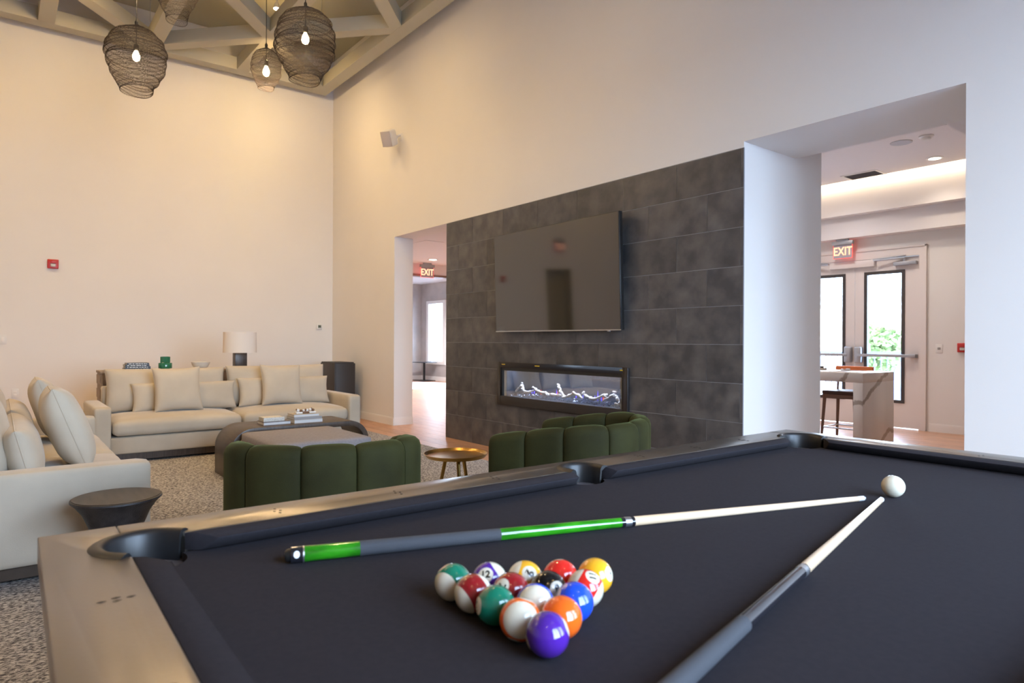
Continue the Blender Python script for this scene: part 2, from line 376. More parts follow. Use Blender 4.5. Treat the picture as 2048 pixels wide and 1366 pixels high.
# wall behind the sofas (inner face x = -4.2) with a door recess beyond the picture's left edge
wb = MB()
wb.box(-4.40, -4.2, -5.10, 0.0, 0, 6.1)
wb.box(-4.40, -4.2, -5.85, -5.10, 2.45, 6.1)
wb.box(-4.40, -4.2, -9.4, -5.85, 0, 6.1)
wb.obj('wall_back', M['wall'], kind='structure')
d3 = thing('door_3', (-4.36, -5.475, 0), None, None, kind='structure')
MB().box(-0.02, 0.03, -0.375, 0.375, 0, 2.45).obj('door_leaf', M['olivedoor'], d3)
MB().box(0.03, 0.16, -0.375, -0.335, 0, 2.45).box(0.03, 0.16, 0.335, 0.375, 0, 2.45).box(0.03, 0.16, -0.335, 0.335, 2.41, 2.45).obj('door_frame', M['olivedoor'], d3)
MB().box(-4.4, 8.5, -9.4, -9.2, 0, 6.1).obj('wall_left', M['wall'], kind='structure')
# wall behind the camera with three tall windows
we = MB(); ys = [-9.4]+[q for ab in WIN_E for q in ab]+[0.0]
for i in range(0, len(ys), 2): we.box(8.2, 8.4, ys[i], ys[i+1], 0, 6.1)
for a, b in WIN_E: we.box(8.2, 8.4, a, b, 0, 0.4); we.box(8.2, 8.4, a, b, 3.3, 6.1)
we.obj('wall_front', M['wall'], kind='structure')
for k, (a, b) in enumerate(WIN_E):
    wn = thing('window_%d' % (k+1), (8.3, (a+b)/2, 0.4), None, None, kind='structure'); hw = (b-a)/2
    MB().box(-.03, .03, -hw, -hw+.05, 0, 2.9).box(-.03, .03, hw-.05, hw, 0, 2.9).box(-.03, .03, -hw, hw, 0, .05).box(-.03, .03, -hw, hw, 2.85, 2.9).box(-.03, .03, -.025, .025, .05, 2.85).obj('window_frame', M['gasket'], wn)
    MB().box(-.004, .004, -hw+.05, hw-.05, .05, 2.85).obj('pane', M['glass'], wn)

# ceiling
MB().box(-4.4, 8.5, -9.4, 0.0, CZ, CZ+.12).obj('ceiling', M['ceil'], kind='structure')

# floor: slab and planks; the nearest planks are single parts
fl = MB().box(-12.6, 8.5, -9.4, 6.2, -0.10, -0.004).obj('floor', M['sub'], kind='structure')
planks = []
PW, PL = 0.19, 1.5
j = 0
y = -0.95
while y < 6.1:
    off = (j*0.53) % PL
    x = -12.4-off
    while x < 5.6:
        x0, x1 = max(x, -12.4), min(x+PL, 5.6)
        cxp = (x0+x1)/2
        ok = x1-x0 > .05
        if y > 0.0 and cxp > 5.2 and y < .6: ok = False
        if y > 0.0 and -0.6 < x0 and x1 < 0.6 and y > 1.2: ok = False
        if y+PW > 0.02 and y < 1.19 and x0 > -0.6 and x1 < 3.65: ok = False
        if y > 0.1 and y < 6.2 and -4.4 > 99: ok = False
        if ok: planks.append((x0, x1, y, y+PW))
        x += PL
    y += PW; j += 1
def pdist(p): return math.hypot((p[0]+p[1])/2-6.5, (p[2]+p[3])/2+4.5)
planks.sort(key=pdist)
def plank_geo(m, p):
    x0, x1, y0, y1 = p; e = .0015; return m.box(x0+e, x1-e, y0+e, y1-e, -0.004, 0.0)
cache = {}
for p in planks[:290]:
    key = round(p[1]-p[0], 3)
    if key not in cache: cache[key] = plank_geo(MB(), (-(p[1]-p[0])/2, (p[1]-p[0])/2, -PW/2, PW/2)).mesh('plank'); cache[key].materials.append(M['plank'])
    o = bpy.data.objects.new('plank', cache[key]); COL.objects.link(o); o.parent = fl; o.location = ((p[0]+p[1])/2, (p[2]+p[3])/2, 0)
m_ = MB()
for p in planks[290:]: plank_geo(m_, p)
# the floor of the games area further out of the picture
yy = -0.95-PW; jj = 1
while yy > -9.3:
    off = (jj*0.53) % PL; x = -4.2-off
    while x < 8.2:
        x0, x1 = max(x, -4.2), min(x+PL, 8.2)
        if x1-x0 > .05: plank_geo(m_, (x0, x1, yy, yy+PW))
        x += PL
    yy -= PW; jj += 1
m_.obj('distant_planks', M['plank'], fl, kind='stuff')

# baseboards
def base(m, x0, x1, y0, y1, h=0.115):
    return m.box(x0, x1, y0, y1, 0, h-.012).box(x0+(.004 if x1-x0 < .03 else 0), x1-(.004 if x1-x0 < .03 else 0), y0+(.004 if y1-y0 < .03 else 0), y1-(.004 if y1-y0 < .03 else 0), h-.012, h)
b1 = MB(); base(b1, -4.185, -1.965, -.016, 0); base(b1, -1.98, -1.964, 0, .303)
b1.obj('baseboard_right', M['trimw'], kind='structure')
b2 = MB(); base(b2, -4.2, -4.184, -5.0, 0); b2.obj('baseboard_back', M['trimw'], kind='structure')

# ---- slate tiles with a firebox hole cut out of them
HX0, HX1, HZ0, HZ1 = 0.60, 2.45, 0.56, 0.945
gr = MB()
for (a, b, c, d) in ((-.585, HX0, 0, 2.720), (HX1, 3.65, 0, 2.720), (HX0, HX1, 0, HZ0), (HX0, HX1, HZ1, 2.720)): gr.box(a, b, .0018, .012, c, d)
gr.obj('trim_1', M['grout'], kind='structure')
tiles = bpy.data.objects['trim_1']
T = 0.302
for r in range(9):
    z0, z1 = r*T, min((r+1)*T, 2.720)
    x = -2*T if r % 2 == 0 else -3*T
    while x < 3.65:
        a, b = max(x, -0.585), min(x+2*T, 3.65); g = .0021
        if b-a > 0.012:
            m_ = MB(); X0, X1, Z0, Z1 = a+g, b-g, z0+g, z1-g; pr = random.uniform(0, .0012)
            ix0, ix1, iz0, iz1 = max(X0, HX0), min(X1, HX1), max(Z0, HZ0), min(Z1, HZ1)
            if ix0 < ix1 and iz0 < iz1:
                rects = [(X0, ix0, Z0, Z1), (ix1, X1, Z0, Z1), (ix0, ix1, Z0, iz0), (ix0, ix1, iz1, Z1)]
            else: rects = [(X0, X1, Z0, Z1)]
            nn = 0
            for (p, q_, s, t_) in rects:
                if q_-p > .002 and t_-s > .002: m_.box(p, q_, -pr, .006, s, t_); nn += 1
            if nn:
                o = m_.obj('slate_tile', M['slate'], tiles)
                sh = Vector(((a+b)/2, 0, (z0+z1)/2)); o.data.transform(Matrix.Translation(-sh)); o.location = sh
        x += 2*T

# ---- kitchen beyond the right opening
YD = 5.67
kw = MB(); kw.box(2.90, 5.9, YD, YD+.15, 0, 3.6); kw.box(0.55, 0.92, YD, YD+.15, 0, 3.6); kw.box(.92, 2.90, YD, YD+.15, 2.60, 3.6)
kw.obj('wall_kitchen_back', M['wall'], kind='structure')
MB().box(0.45, 0.60, 1.197, YD+.15, 0, 3.6).obj('wall_kitchen_left', M['wall'], kind='structure')
MB().box(5.75, 5.90, 0.6, YD, 0, 3.6).obj('wall_kitchen_right', M['wall'], kind='structure')
MB().box(.45, 4.76, .744, 5.19, 3.57, 3.68).box(.45, 4.76, 5.19, YD+.15, 3.68, 3.74).obj('ceiling_kitchen', M['ceilw'], kind='structure')
MB().box(4.76, 5.9, .60, YD, 2.77, 3.6).box(3.65, 4.76, .744, .76, 2.766, 3.6).obj('trim_2', M['ceilw'], kind='structure')
MB().box(.60, 4.76, 5.30, 5.46, 3.10, 3.68).box(.60, 4.76, 5.46, YD, 2.785, 3.10).box(.60, 4.76, 5.46, YD, 3.10, 3.68).obj('trim_3', M['ceilw'], kind='structure')
cv = MB().box(.62, 4.74, 5.20, 5.295, 3.600, 3.610).obj('cove_light', M['led'], label='warm white LED strip glowing in the ceiling cove above the glass double door', cat='light')
b3 = MB(); base(b3, 2.93, 5.75, YD-.016, YD); b3.obj('baseboard_kitchen', M['trimw'], kind='structure')

# double exit door
d1 = thing('door_1', (1.914, YD, 0), None, None, kind='structure')
fr_ = MB().box(-1.06, -.99, -.02, .12, 0, 2.60).box(.89, .985, -.02, .12, 0, 2.60).box(-.99, .89, -.02, .12, 2.46, 2.60)
fr_.box(-1.06, -1.045, -.034, -.02, 0, 2.615).box(.965, .985, -.034, -.02, 0, 2.615).box(-1.06, .985, -.034, -.02, 2.58, 2.60)
fr_.obj('door_frame', M['doorp'], d1)
def leaf(x0, x1, name='door_leaf'):
    gx0, gx1, gz0, gz1 = x0+.135, x1-.19, .36, 2.275
    if x0 < -.5: gx0, gx1 = x0+.19, x1-.135
    m_ = MB().box(x0, gx0, .02, .065, .01, 2.455).box(gx1, x1, .02, .065, .01, 2.455).box(gx0, gx1, .02, .065, .01, gz0).box(gx0, gx1, .02, .065, gz1, 2.455)
    L = m_.obj(name, M['doorp'], d1)
    k = .045
    MB().box(gx0, gx0+k, .008, .072, gz0, gz1).box(gx1-k, gx1, .008, .072, gz0, gz1).box(gx0+k, gx1-k, .008, .072, gz0, gz0+k).box(gx0+k, gx1-k, .008, .072, gz1-k, gz1).obj('glazing_frame', M['gasket'], L)
    MB().box(gx0+k, gx1-k, .036, .042, gz0+k, gz1-k).obj('pane', M['glass'], L)
    return L
Lr = leaf(.003, .885); Ll = leaf(-.985, -.003)
def panic(xh, xe, par):
    s = 1 if xe > xh else -1
    a, b = sorted((xh, xe))
    MB().box(a, b, -.075, -.035, 1.02, 1.062).box(min(xe, xe-.1*s), max(xe, xe-.1*s), -.06, .02, 1.015, 1.067).obj('push_bar', M['alu'], par, bevel=.004)
    MB().box(xh-.052, xh+.052, -.07, .02, .925, 1.165).obj('latch_case', M['alu'], par, bevel=.02)
panic(.075, .865, Lr); panic(-.075, -.93, Ll)
MB().box(-.35, .30, -.05, -.005, 2.35, 2.45).obj('header_plate', M['doorp'], d1, bevel=.004)
def closer(x0, s, par):
    c_ = MB().box(min(x0, x0+.30*s), max(x0, x0+.30*s), -.055, .02, 2.335, 2.385).obj('closer_body', M['alu'], par, bevel=.006)
    MB().tube((x0+.14*s, -.03, 2.39), (x0+.14*s, -.03, 2.44), .012).tube((x0+.14*s, -.035, 2.435), (x0-.25*s, -.10, 2.43), .012).tube((x0-.25*s, -.10, 2.445), (x0+.16*s, -.03, 2.47), .010).obj('closer_arm', M['alu'], c_)
closer(.56, 1, Lr); closer(-.60, -1, Ll)

# ---- lobby beyond the left opening
lb = MB(); lb.box(-11.6, -11.25, 6.05, 6.2, 0, 3.1); lb.box(-10.15, -8.6, 6.05, 6.2, 0, 3.1); lb.box(-5.6, -0.4, 6.05, 6.2, 0, 3.1); lb.box(-8.6, -5.6, 6.05, 6.2, 0, .5); lb.box(-8.6, -5.6, 6.05, 6.2, 2.45, 3.1); lb.box(-11.25, -10.15, 6.05, 6.2, 0, .50); lb.box(-11.25, -10.15, 6.05, 6.2, 2.45, 3.1)
lb.obj('wall_lobby_back', M['greywall'], kind='structure')
MB().box(-11.75, -11.6, .2, 6.2, 0, 3.1).obj('wall_lobby_left', M['greywall'], kind='structure')
MB().box(-11.75, -4.4, .0, .25, 0, 3.1).obj('wall_lobby_front', M['wall'], kind='structure')
MB().box(-.573, .45, 1.197, 6.2, 0, 3.1).obj('wall_lobby_right', M['wall'], kind='structure')
MB().box(-4.95, -.573, .303, 6.2, 2.757, 2.85).obj('ceiling_lobby_near', M['ceilw'], kind='structure')
MB().box(-11.75, -4.95, .2, 6.2, 3.0, 3.1).obj('ceiling_lobby_far', M['ceilw'], kind='structure')
MB().box(-5.10, -4.95, .25, 6.05, 2.56, 3.0).obj('trim_4', M['ceilw'], kind='structure')
MB().box(-5.12, -4.93, .25, 6.05, 2.515, 2.56).obj('trim_5', mat('bronze_header_strip', (0.22, 0.15, 0.12), 0.4), kind='structure')
b4 = MB(); base(b4, -11.6, -10.0, 6.034, 6.05, .13); base(b4, -10.0, -.58, 6.034, 6.05, .13); base(b4, -11.6, -11.584, .3, 6.05, .13); b4.obj('baseboard_lobby', M['trimw'], kind='structure')
wn = thing('window_4', (-10.70, 6.05, 0.5), None, None, kind='structure')
MB().box(-.55, -.42, -.03, .10, 0, 1.95).box(.40, .55, -.03, .10, 0, 1.95).box(-.42, .40, -.03, .10, 0, .10).box(-.42, .40, -.03, .10, 1.86, 1.95).obj('window_frame', M['trimw'], wn)
MB().box(-.42, .40, .04, .048, .10, 1.86).obj('pane', M['glass'], wn)

wn = thing('window_5', (-7.1, 6.05, 0.5), None, None, kind='structure')  # unseen window added to bring more daylight into the lobby
MB().box(-1.5, -1.40, -.03, .10, 0, 1.95).box(1.40, 1.5, -.03, .10, 0, 1.95).box(-1.40, 1.40, -.03, .10, 0, .10).box(-1.40, 1.40, -.03, .10, 1.86, 1.95).obj('window_frame', M['trimw'], wn)
MB().box(-1.40, 1.40, .04, .048, .10, 1.86).obj('pane', M['glass'], wn)
# ---- ceiling lattice, hung below the ceiling
LZ, LH, LW = 5.293, 0.185, 0.175
lat = thing('trim_6', (0, 0, 0), None, None, kind='structure')
gx = [-3.80+1.30*i for i in range(9)]; gy = [-0.385-1.212*j for j in range(8)]
def beam(p, q, wd=LW, z0=LZ, h=LH, ext=0.0):
    p = Vector((*p, 0)); q = Vector((*q, 0)); L = (q-p).length; m_ = MB().box(-L/2-ext, L/2+ext, -wd/2, wd/2, 0, h)
    o = m_.obj('beam', M['beam'], lat); o.location = ((p.x+q.x)/2, (p.y+q.y)/2, z0); o.rotation_euler = (0, 0, math.atan2(q.y-p.y, q.x-p.x)); return o
xr0, xr1, yr0, yr1 = -3.905, gx[-1]+.1, gy[-1]-.1, -.315
beam((xr0, yr0), (xr0, yr1), .19, ext=.095); beam((xr0+.095, yr1), (xr1, yr1), .19); beam((xr0+.095, yr0), (xr1, yr0), .19); beam((xr1, yr0), (xr1, yr1), .19)
for j in range(1, 7): beam((xr0+.095, gy[j]), (xr1-.095, gy[j]), z0=LZ+.0006)
for i in range(8):
    for j in range(7):
        if (i+j) % 2 == 0: beam((gx[i], gy[j]), (gx[i+1], gy[j+1]), z0=LZ+.0012, h=LH-.001)
        else: beam((gx[i+1], gy[j]), (gx[i], gy[j+1]), z0=LZ+.0018, h=LH-.002)
for (x, y) in ((-3.418, -2.903), (-1.885, -1.137), (-3.1, -.9), (-.6, -2.8), (1.9, -2.8), (-3.4, -5.2), (1.9, -5.2), (4.5, -2.8), (4.5, -5.2)):
    MB().tube((x, y, LZ+.20), (x, y, CZ), .004, n=6).obj('hanger_cable', M['steel'], lat)

# ================================================================== FIXTURES
for k, (p, t_, e) in enumerate(SPOTS):
    spot(p, t_, e, size=165 if k < 4 else 150, blend=1.0, rad=.07)
    if k == 1: continue  # unseen light added to warm the corner walls, so it gets no fixture
    lab = ('small glowing ceiling spotlight above the lattice by the small pendant' if k == 0 else
           'ceiling spotlight above the lattice outside the picture')
    s_ = thing('ceiling_spotlight', (p[0], p[1], CZ if k == 0 else p[2]+.18), lab, 'light', group='spotlights on the ceiling' if k else None)
    MB().tube((0, 0, 0 if k == 0 else CZ-p[2]-.18), (0, 0, -.12), .012).lathe([(.05, 0), (.05, -.015)], 16).obj('stem', M['white'], s_)
    d_ = (Vector(t_)-Vector(p)).normalized(); b0 = Vector((0, 0, -.13))
    MB().tube(b0, b0+d_*.075, .03, .046, 16).obj('lamp_head', M['white'], s_)
    MB().tube(b0+d_*.0755, b0+d_*.079, .042, n=16).obj('lamp_face', M['spotface' if k in (0, 9, 10) else 'white'], s_)

def pendant(name_label, x, y, zt, zb, rmax, bulbz, seed, tilt=0.0):
    H = zt-zb
    t = thing('pendant_lamp', (x, y, zt), name_label, 'pendant lamp', group='wire mesh pendant lamps')
    rnd = random.Random(seed)
    MB().tube((0, 0, 0.0), (0, 0, CZ-zt), .004, n=6).lathe([(.012, -.01), (.014, .03), (.006, .045)], 12).obj('cord', M['black'], t)
    # wire shade: dense rings following a lumpy jar profile
    ctrl = [(0, .06), (.05, .30), (.12, .62), (.20, .80), (.215, .84), (.24, .83), (.33, .95), (.42, 1.0), (.47, 1.0), (.50, .96), (.58, .98), (.64, .94), (.72, .84), (.78, .76), (.80, .73), (.83, .70), (.87, .62), (.91, .56), (.96, .52), (1.0, .50)]
    def R(s):
        for i in range(len(ctrl)-1):
            if s <= ctrl[i+1][0]:
                a, b = ctrl[i], ctrl[i+1]; return a[1]+(b[1]-a[1])*(s-a[0])/(b[0]-a[0])
        return ctrl[-1][1]
    NR = 118 if rmax > .2 else 84; seg = 36; m_ = MB()
    wr = .0015 if rmax > .2 else .00105
    def wob(th, s): return 1+.035*math.sin(th*2+s*9+seed)+.025*math.sin(th*3-s*14+seed*2)*s+.02*math.sin(s*42+seed+th)
    for i in range(NR):
        s = (i+.5+rnd.uniform(-.25, .25))/NR; ring = []
        r_ = R(s)*rmax; rr = wr*(2.2 if i > NR-2 else 1)
        vs = []
        for j in range(seg):
            th = 2*math.pi*j/seg; q = r_*wob(th, s); z = -s*H+.004*H*math.sin(th*3+i*.9)+.012*H*math.sin(th*2+s*7)+tilt*math.cos(th)*s*s
            for a in range(3):
                an = 2*math.pi*a/3; vs.append((( q+rr*math.cos(an))*math.cos(th), (q+rr*math.cos(an))*math.sin(th), z+rr*math.sin(an)))
        fs = []
        for j in range(seg):
            for a in range(3):
                A = j*3+a; B = j*3+(a+1) % 3; A2 = ((j+1) % seg)*3+a; B2 = ((j+1) % seg)*3+(a+1) % 3; fs.append((A, A2, B2, B))
        m_.add(vs, fs)
    # knitted zigzag wires joining the rings
    for k in range(34):
        th0 = 2*math.pi*k/34; pts = []
        for i in range(43):
            s = i/42; th = th0+(.09 if i % 2 else -.09); q = R(s)*rmax*wob(th, s); pts.append((q*math.cos(th), q*math.sin(th), -s*H+tilt*math.cos(th)*s*s))
        m_.path(pts, wr*.7, 3, cap=False)
    m_.obj('wire_shade', M['wire'], t, smooth=True)
    bz = bulbz-zt
    MB().tube((0, 0, 0), (0, 0, bz+.10), .004, n=6).lathe([(.012, bz+.115), (.022, bz+.105), (.024, bz+.06), (.018, bz+.055)], 16).obj('socket', M['black'], t)
    b_ = MB().lathe([(.012, bz+.055), (.016, bz+.045), (.030, bz+.012), (.032, bz-.008), (.024, bz-.032), (.008, bz-.043)], 16).obj('bulb', M['bulb'], t, smooth=True)
    L = bpy.data.lights.new('bulb_light', 'POINT'); L.energy = 22; L.color = (1, .70, .40); L.shadow_soft_size = .035
    lo = bpy.data.objects.new('bulb_light', L); COL.objects.link(lo); lo.location = (x, y, bulbz-.075)
    return t
pendant('large dark wire mesh pendant lamp at the left of the cluster', -.457, -3.492, 4.150, 3.535, .262, 3.86, 3, .02)
pendant('large wire mesh pendant lamp in front of the lattice corner, right of the small one', .906, -2.40, 4.125, 3.487, .262, 3.845, 11, .01)
pendant('smallest wire mesh pendant lamp, between the two large glowing ones', -.016, -2.443, 4.080, 3.680, .146, 3.845, 23, .005)
pendant('wire mesh pendant lamp cut off by the top edge, only its open bottom showing', -.225, -3.196, 4.85, 4.195, .185, 4.63, 31, .015)

def exit_sign(loc, rz, label, backing=False):
    t = thing('exit_sign', loc, label, 'exit sign', rz)
    MB().box(-.155, .155, -.03, .03, -.055, 0).box(-.09, .09, -.02, .02, 0, .03).obj('housing', M['alu'], t, bevel=.003)
    MB().box(-.138, .138, -.004, .004, -.255, -.055).obj('panel', M['exitpanel'], t)
    MB().box(-.141, -.137, -.005, .005, -.256, -.055).box(.137, .141, -.005, .005, -.256, -.055).box(-.141, .141, -.005, .005, -.259, -.255).obj('glowing_edge', M['exitedge'], t)
    me = text_mesh('EXIT', .175, .0015, .0022); me.transform(Matrix.Scale(.78, 4, (1, 0, 0))); me.transform(Matrix.Rotation(math.radians(90), 4, 'X')); me.transform(Matrix.Translation((0, -.0065, -.157)))
    link('letters', me, M['exitred'], t)
    L = bpy.data.lights.new('exit_glow_light', 'POINT'); L.energy = .6; L.color = (1, .08, .05); L.shadow_soft_size = .06
    lo = bpy.data.objects.new('exit_glow_light', L); COL.objects.link(lo); lo.location = Vector(loc)+Euler((0, 0, rz)).to_matrix() @ Vector((.02, .10, -.17))
    return t
exit_sign((1.805, 5.53, 2.755), 0, 'red lit EXIT sign hanging above the glass double door')
exit_sign((-4.70, 2.16, 2.727), math.radians(90-3), 'red lit EXIT sign seen in the lobby through the opening left of the slate')
exit_sign((-4.15, -5.50, 3.08), math.radians(90), 'red lit EXIT sign above the olive door, seen mirrored in the television')

def alarm(loc, rz, label):
    t = thing('fire_alarm', loc, label, 'fire alarm', rz)       # front looks to local -Y
    MB().box(-.062, .062, -.035, 0, -.062, .062).obj('housing', M['red'], t, bevel=.010, seg=3)
    MB().box(-.036, .036, -.052, -.035, .008, .016).box(-.036, .036, -.046, -.035, .016, .045).obj('hood', M['red'], t, bevel=.002)
    MB().box(-.028, .028, -.044, -.035, -.036, .004).obj('strobe_lens', mat('strobe_lens', (.62, .58, .52), .15), t, bevel=.006)
alarm((-4.2, -3.922, 2.230), math.radians(90), 'red fire alarm strobe with clear lens, high on the wall above the sofas')
alarm((3.335, YD, 1.165), 0, 'red fire alarm pull box half hidden at the right side of the opening')

def plate(name, loc, rz, label, cat, w_, h, kind):
    t = thing(name, loc, label, cat, rz)
    MB().box(-w_/2, w_/2, -.007, 0, -h/2, h/2).obj('cover_plate', M['white'], t, bevel=.002)
    if kind == 'switch':
        for k in range(2): MB().box(-.045+k*.048, -.010+k*.048, -.011, -.006, -.033, .033).obj('rocker', M['trimw'], t, bevel=.001)
    if kind == 'outlet':
        for z in (-.02, .02): MB().box(-.016, .016, -.009, -.006, z-.013, z+.013).obj('socket_face', M['trimw'], t, bevel=.001)
    if kind == 'thermo':
        MB().box(-.045, .045, -.028, -.007, -.045, .045).obj('thermostat_body', M['white'], t, bevel=.006)
        MB().box(-.022, .028, -.030, -.027, -.022, .022).obj('display', mat('lcd_display', (.10, .12, .09), .3), t)
    if kind == 'reader':
        MB().box(-.018, .018, -.012, -.006, -.016, .016).obj('button', M['bookgrey'], t, bevel=.002)
plate('light_switch', (-4.2, -4.47, 1.218), math.radians(90), 'white double light switch plate at the left edge of the wall', 'switch', .118, .118, 'switch')
plate('power_outlet', (-4.2, -4.32, .515), math.radians(90), 'white power outlet low on the wall behind the near sofa', 'outlet', .075, .118, 'outlet')
plate('thermostat', (-4.2, -.24, 1.457), math.radians(90), 'small white thermostat with dark display near the room corner', 'thermostat', .11, .11, 'thermo')
plate('door_button', (3.052, YD, 1.151), 0, 'white wall plate with grey button right of the double door', 'switch', .085, .12, 'reader')

# wall speaker
sp_ = thing('wall_speaker', (-1.795, 0, 4.12), 'white loudspeaker on a swivel bracket high on the wall above the left opening', 'speaker')
MB().tube((0, 0, .03), (0, -.06, .0), .016).box(-.03, .03, -.012, 0, -.05, .05).tube((0, -.06, 0), (-.02, -.08, -.02), .026).obj('bracket', M['white'], sp_)
bd = rbox(.085, .10, .115, .045, 8); sb = link('cabinet', bd, M['white'], sp_, smooth=True)
rot = Euler((math.radians(26), 0, math.radians(34))); place(sb, (-.02, -.175, -.045), rot)
gm = MB().box(-.073, .073, -.106, -.098, -.103, .103).obj('grille', mat('speaker_grille', (.50, .45, .42), .7), sb, bevel=.003)

# kitchen ceiling fittings (ceiling at z = 3.57)
def downlight(loc, r, label):
    t = thing('downlight', loc, label, 'ceiling light')
    MB().lathe([(r*1.35, 0), (r*1.35, -.006), (r*1.0, -.010), (r*.98, 0)], 24, cap=False).obj('trim_ring', M['white'], t)
    MB().lathe([(r*.98, -.004), (r*.98, -.002)], 24).obj('diffuser', M['can'], t)
    spot((loc[0], loc[1], loc[2]-.03), (loc[0], loc[1], 0), 55, 130, 1.0, (1, .84, .66), .08, 'downlight_light')
downlight((3.275, 4.834, 3.57), .070, 'glowing round recessed downlight in the kitchen ceiling near the cove')
downlight((-4.137, 1.948, 2.757), .075, 'glowing round recessed downlight in the lobby ceiling above the EXIT sign')
MB().lathe([(.115, 0), (.115, -.006), (.10, -.009), (.0, -.009)], 28, (3.281, 3.81, 3.57), cap=False).obj('ceiling_speaker', mat('pale_blue_grille', (.52, .54, .58), .7), label='round pale flush ceiling speaker in the kitchen ceiling', cat='speaker')
t = thing('smoke_detector', (3.558, 3.767, 3.57), 'white domed smoke detector on the kitchen ceiling beside the round speaker', 'smoke detector')
MB().lathe([(.075, 0), (.075, -.012), (.055, -.020), (.050, -.020)], 24).obj('base', M['white'], t, smooth='auto')
MB().lathe([(.045, -.020), (.048, -.034), (.040, -.048), (.010, -.052)], 24).obj('dome', M['white'], t, smooth='auto')
t = thing('ceiling_vent', (2.33, 5.005, 3.57), 'white square air vent with slats in the kitchen ceiling next to the cove light', 'vent')
MB().box(-.24, .24, -.17, -.14, -.008, 0).box(-.24, .24, .14, .17, -.008, 0).box(-.24, -.21, -.14, .14, -.008, 0).box(.21, .24, -.14, .14, -.008, 0).obj('frame', M['white'], t)
MB().box(-.21, .21, -.14, .14, -.003, 0).obj('backing', mat('vent_shadow_grey', (.32, .32, .35), .7), t)
for k in range(12):
    s_ = MB().box(-.205, .205, -.006, .006, -.0015, 0).obj('slat', M['bookgrey'], t); s_.location = (0, -.128+k*.0233, -.006); s_.rotation_euler = (math.radians(35), 0, 0)
MB().box(-2.75, -2.15, .62, .95, 2.752, 2.757).obj('ceiling_hatch', M['ceilw'], label='flat white access hatch in the ceiling of the left opening', cat='hatch')

for (x, y) in ((-2.6, 3.4), (-7.5, 2.6), (-8.5, 4.9)): spot((x, y, 2.70), (x, y, 0), 480, 160, 1.0, (.96, .92, .92), .1, 'lobby_fill_light')  # unseen fill lights added to brighten the lobby, without fixtures
for (x, y) in ((1.9, 2.0), (2.0, 4.4)): spot((x, y, 3.5), (x, y, 0), 95, 160, 1.0, (.98, .88, .82), .1, 'kitchen_fill_light')  # added fill for the kitchen, no lamp bodies
# ================================================================== FIREPLACE AND TELEVISION
fp = thing('electric_fireplace', (0, 0, 0), 'long black framed electric fireplace with driftwood set in the slate wall', 'fireplace')
FX0, FX1, FZ0, FZ1 = .544, 2.505, .512, .990
fm = MB(); b = .062
fm.box(FX0, FX0+b, -.028, .01, FZ0, FZ1).box(FX1-b, FX1, -.028, .01, FZ0, FZ1).box(FX0+b, FX1-b, -.028, .01, FZ1-b, FZ1).box(FX0+b, FX1-b, -.028, .01, FZ0, FZ0+.10)
fm.obj('frame', M['frame'], fp, bevel=.003)
MB().box(FX0+b, FX1-b, -.018, .01, FZ1-b-.030, FZ1-b).box(FX0+b, FX0+b+.02, -.018, .01, FZ0+.1, FZ1-b-.03).box(FX1-b-.02, FX1-b, -.018, .01, FZ0+.1, FZ1-b-.03).obj('inner_trim', M['black'], fp)
bx = MB(); a0, a1 = .665, 2.385
bx.box(a0, a1, .335, .345, .605, .925)
bx.box(a0, a1, .012, .335, .605, .611).box(a0, a0+.006, .012, .335, .611, .925).box(a1-.006, a1, .012, .335, .611, .925).box(a0, a1, .012, .335, .917, .923)
bx.obj('firebox', M['fpback'], fp)
MB().box(FX0+b+.02, FX1-b-.02, -.008, -.005, FZ0+.1, FZ1-b-.03).obj('glass_pane', M['fpglass'], fp)
L = bpy.data.lights.new('firebox_led_light', 'AREA'); L.shape = 'RECTANGLE'; L.size = 1.6; L.size_y = .03; L.energy = 17; L.color = (.62, .74, 1.0)  # cool LED light along the top of the firebox
lo = bpy.data.objects.new('firebox_led_light', L); COL.objects.link(lo); lo.location = (1.52, .10, .908)
for (x, ww) in ((.66, .06), (1.245, .075), (2.43, .034)):
    MB().box(x-ww/2, x+ww/2, -.0295, -.028, FZ1-.030, FZ1-.020).obj('yellow_sticker', M['yellow'], fp, label='small yellow sticker')
logs = [[(.69, .655), (.73, .70), (.775, .735), (.80, .73), (.84, .69), (.90, .665), (.97, .672), (1.02, .69)], [(.775, .735), (.785, .755)],
        [(1.00, .725), (1.06, .70), (1.14, .685), (1.22, .672), (1.27, .655)], [(1.24, .69), (1.26, .65)], [(1.27, .665), (1.36, .660), (1.44, .655)],
        [(1.375, .775), (1.42, .755), (1.46, .71), (1.51, .665), (1.54, .655)], [(1.51, .65), (1.58, .665), (1.64, .69), (1.66, .70)],
        [(1.655, .712), (1.71, .685), (1.77, .655)], [(1.74, .705), (1.80, .68), (1.88, .662), (1.96, .662), (2.04, .685), (2.10, .715)], [(1.765, .70), (1.785, .72)], [(2.09, .72), (2.11, .695)],
        [(2.06, .645), (2.12, .685), (2.17, .718), (2.20, .715), (2.25, .69), (2.29, .655), (2.31, .635)], [(2.185, .72), (2.20, .745)], [(2.31, .70), (2.33, .665)], [(2.24, .640), (2.30, .637), (2.37, .66)]]
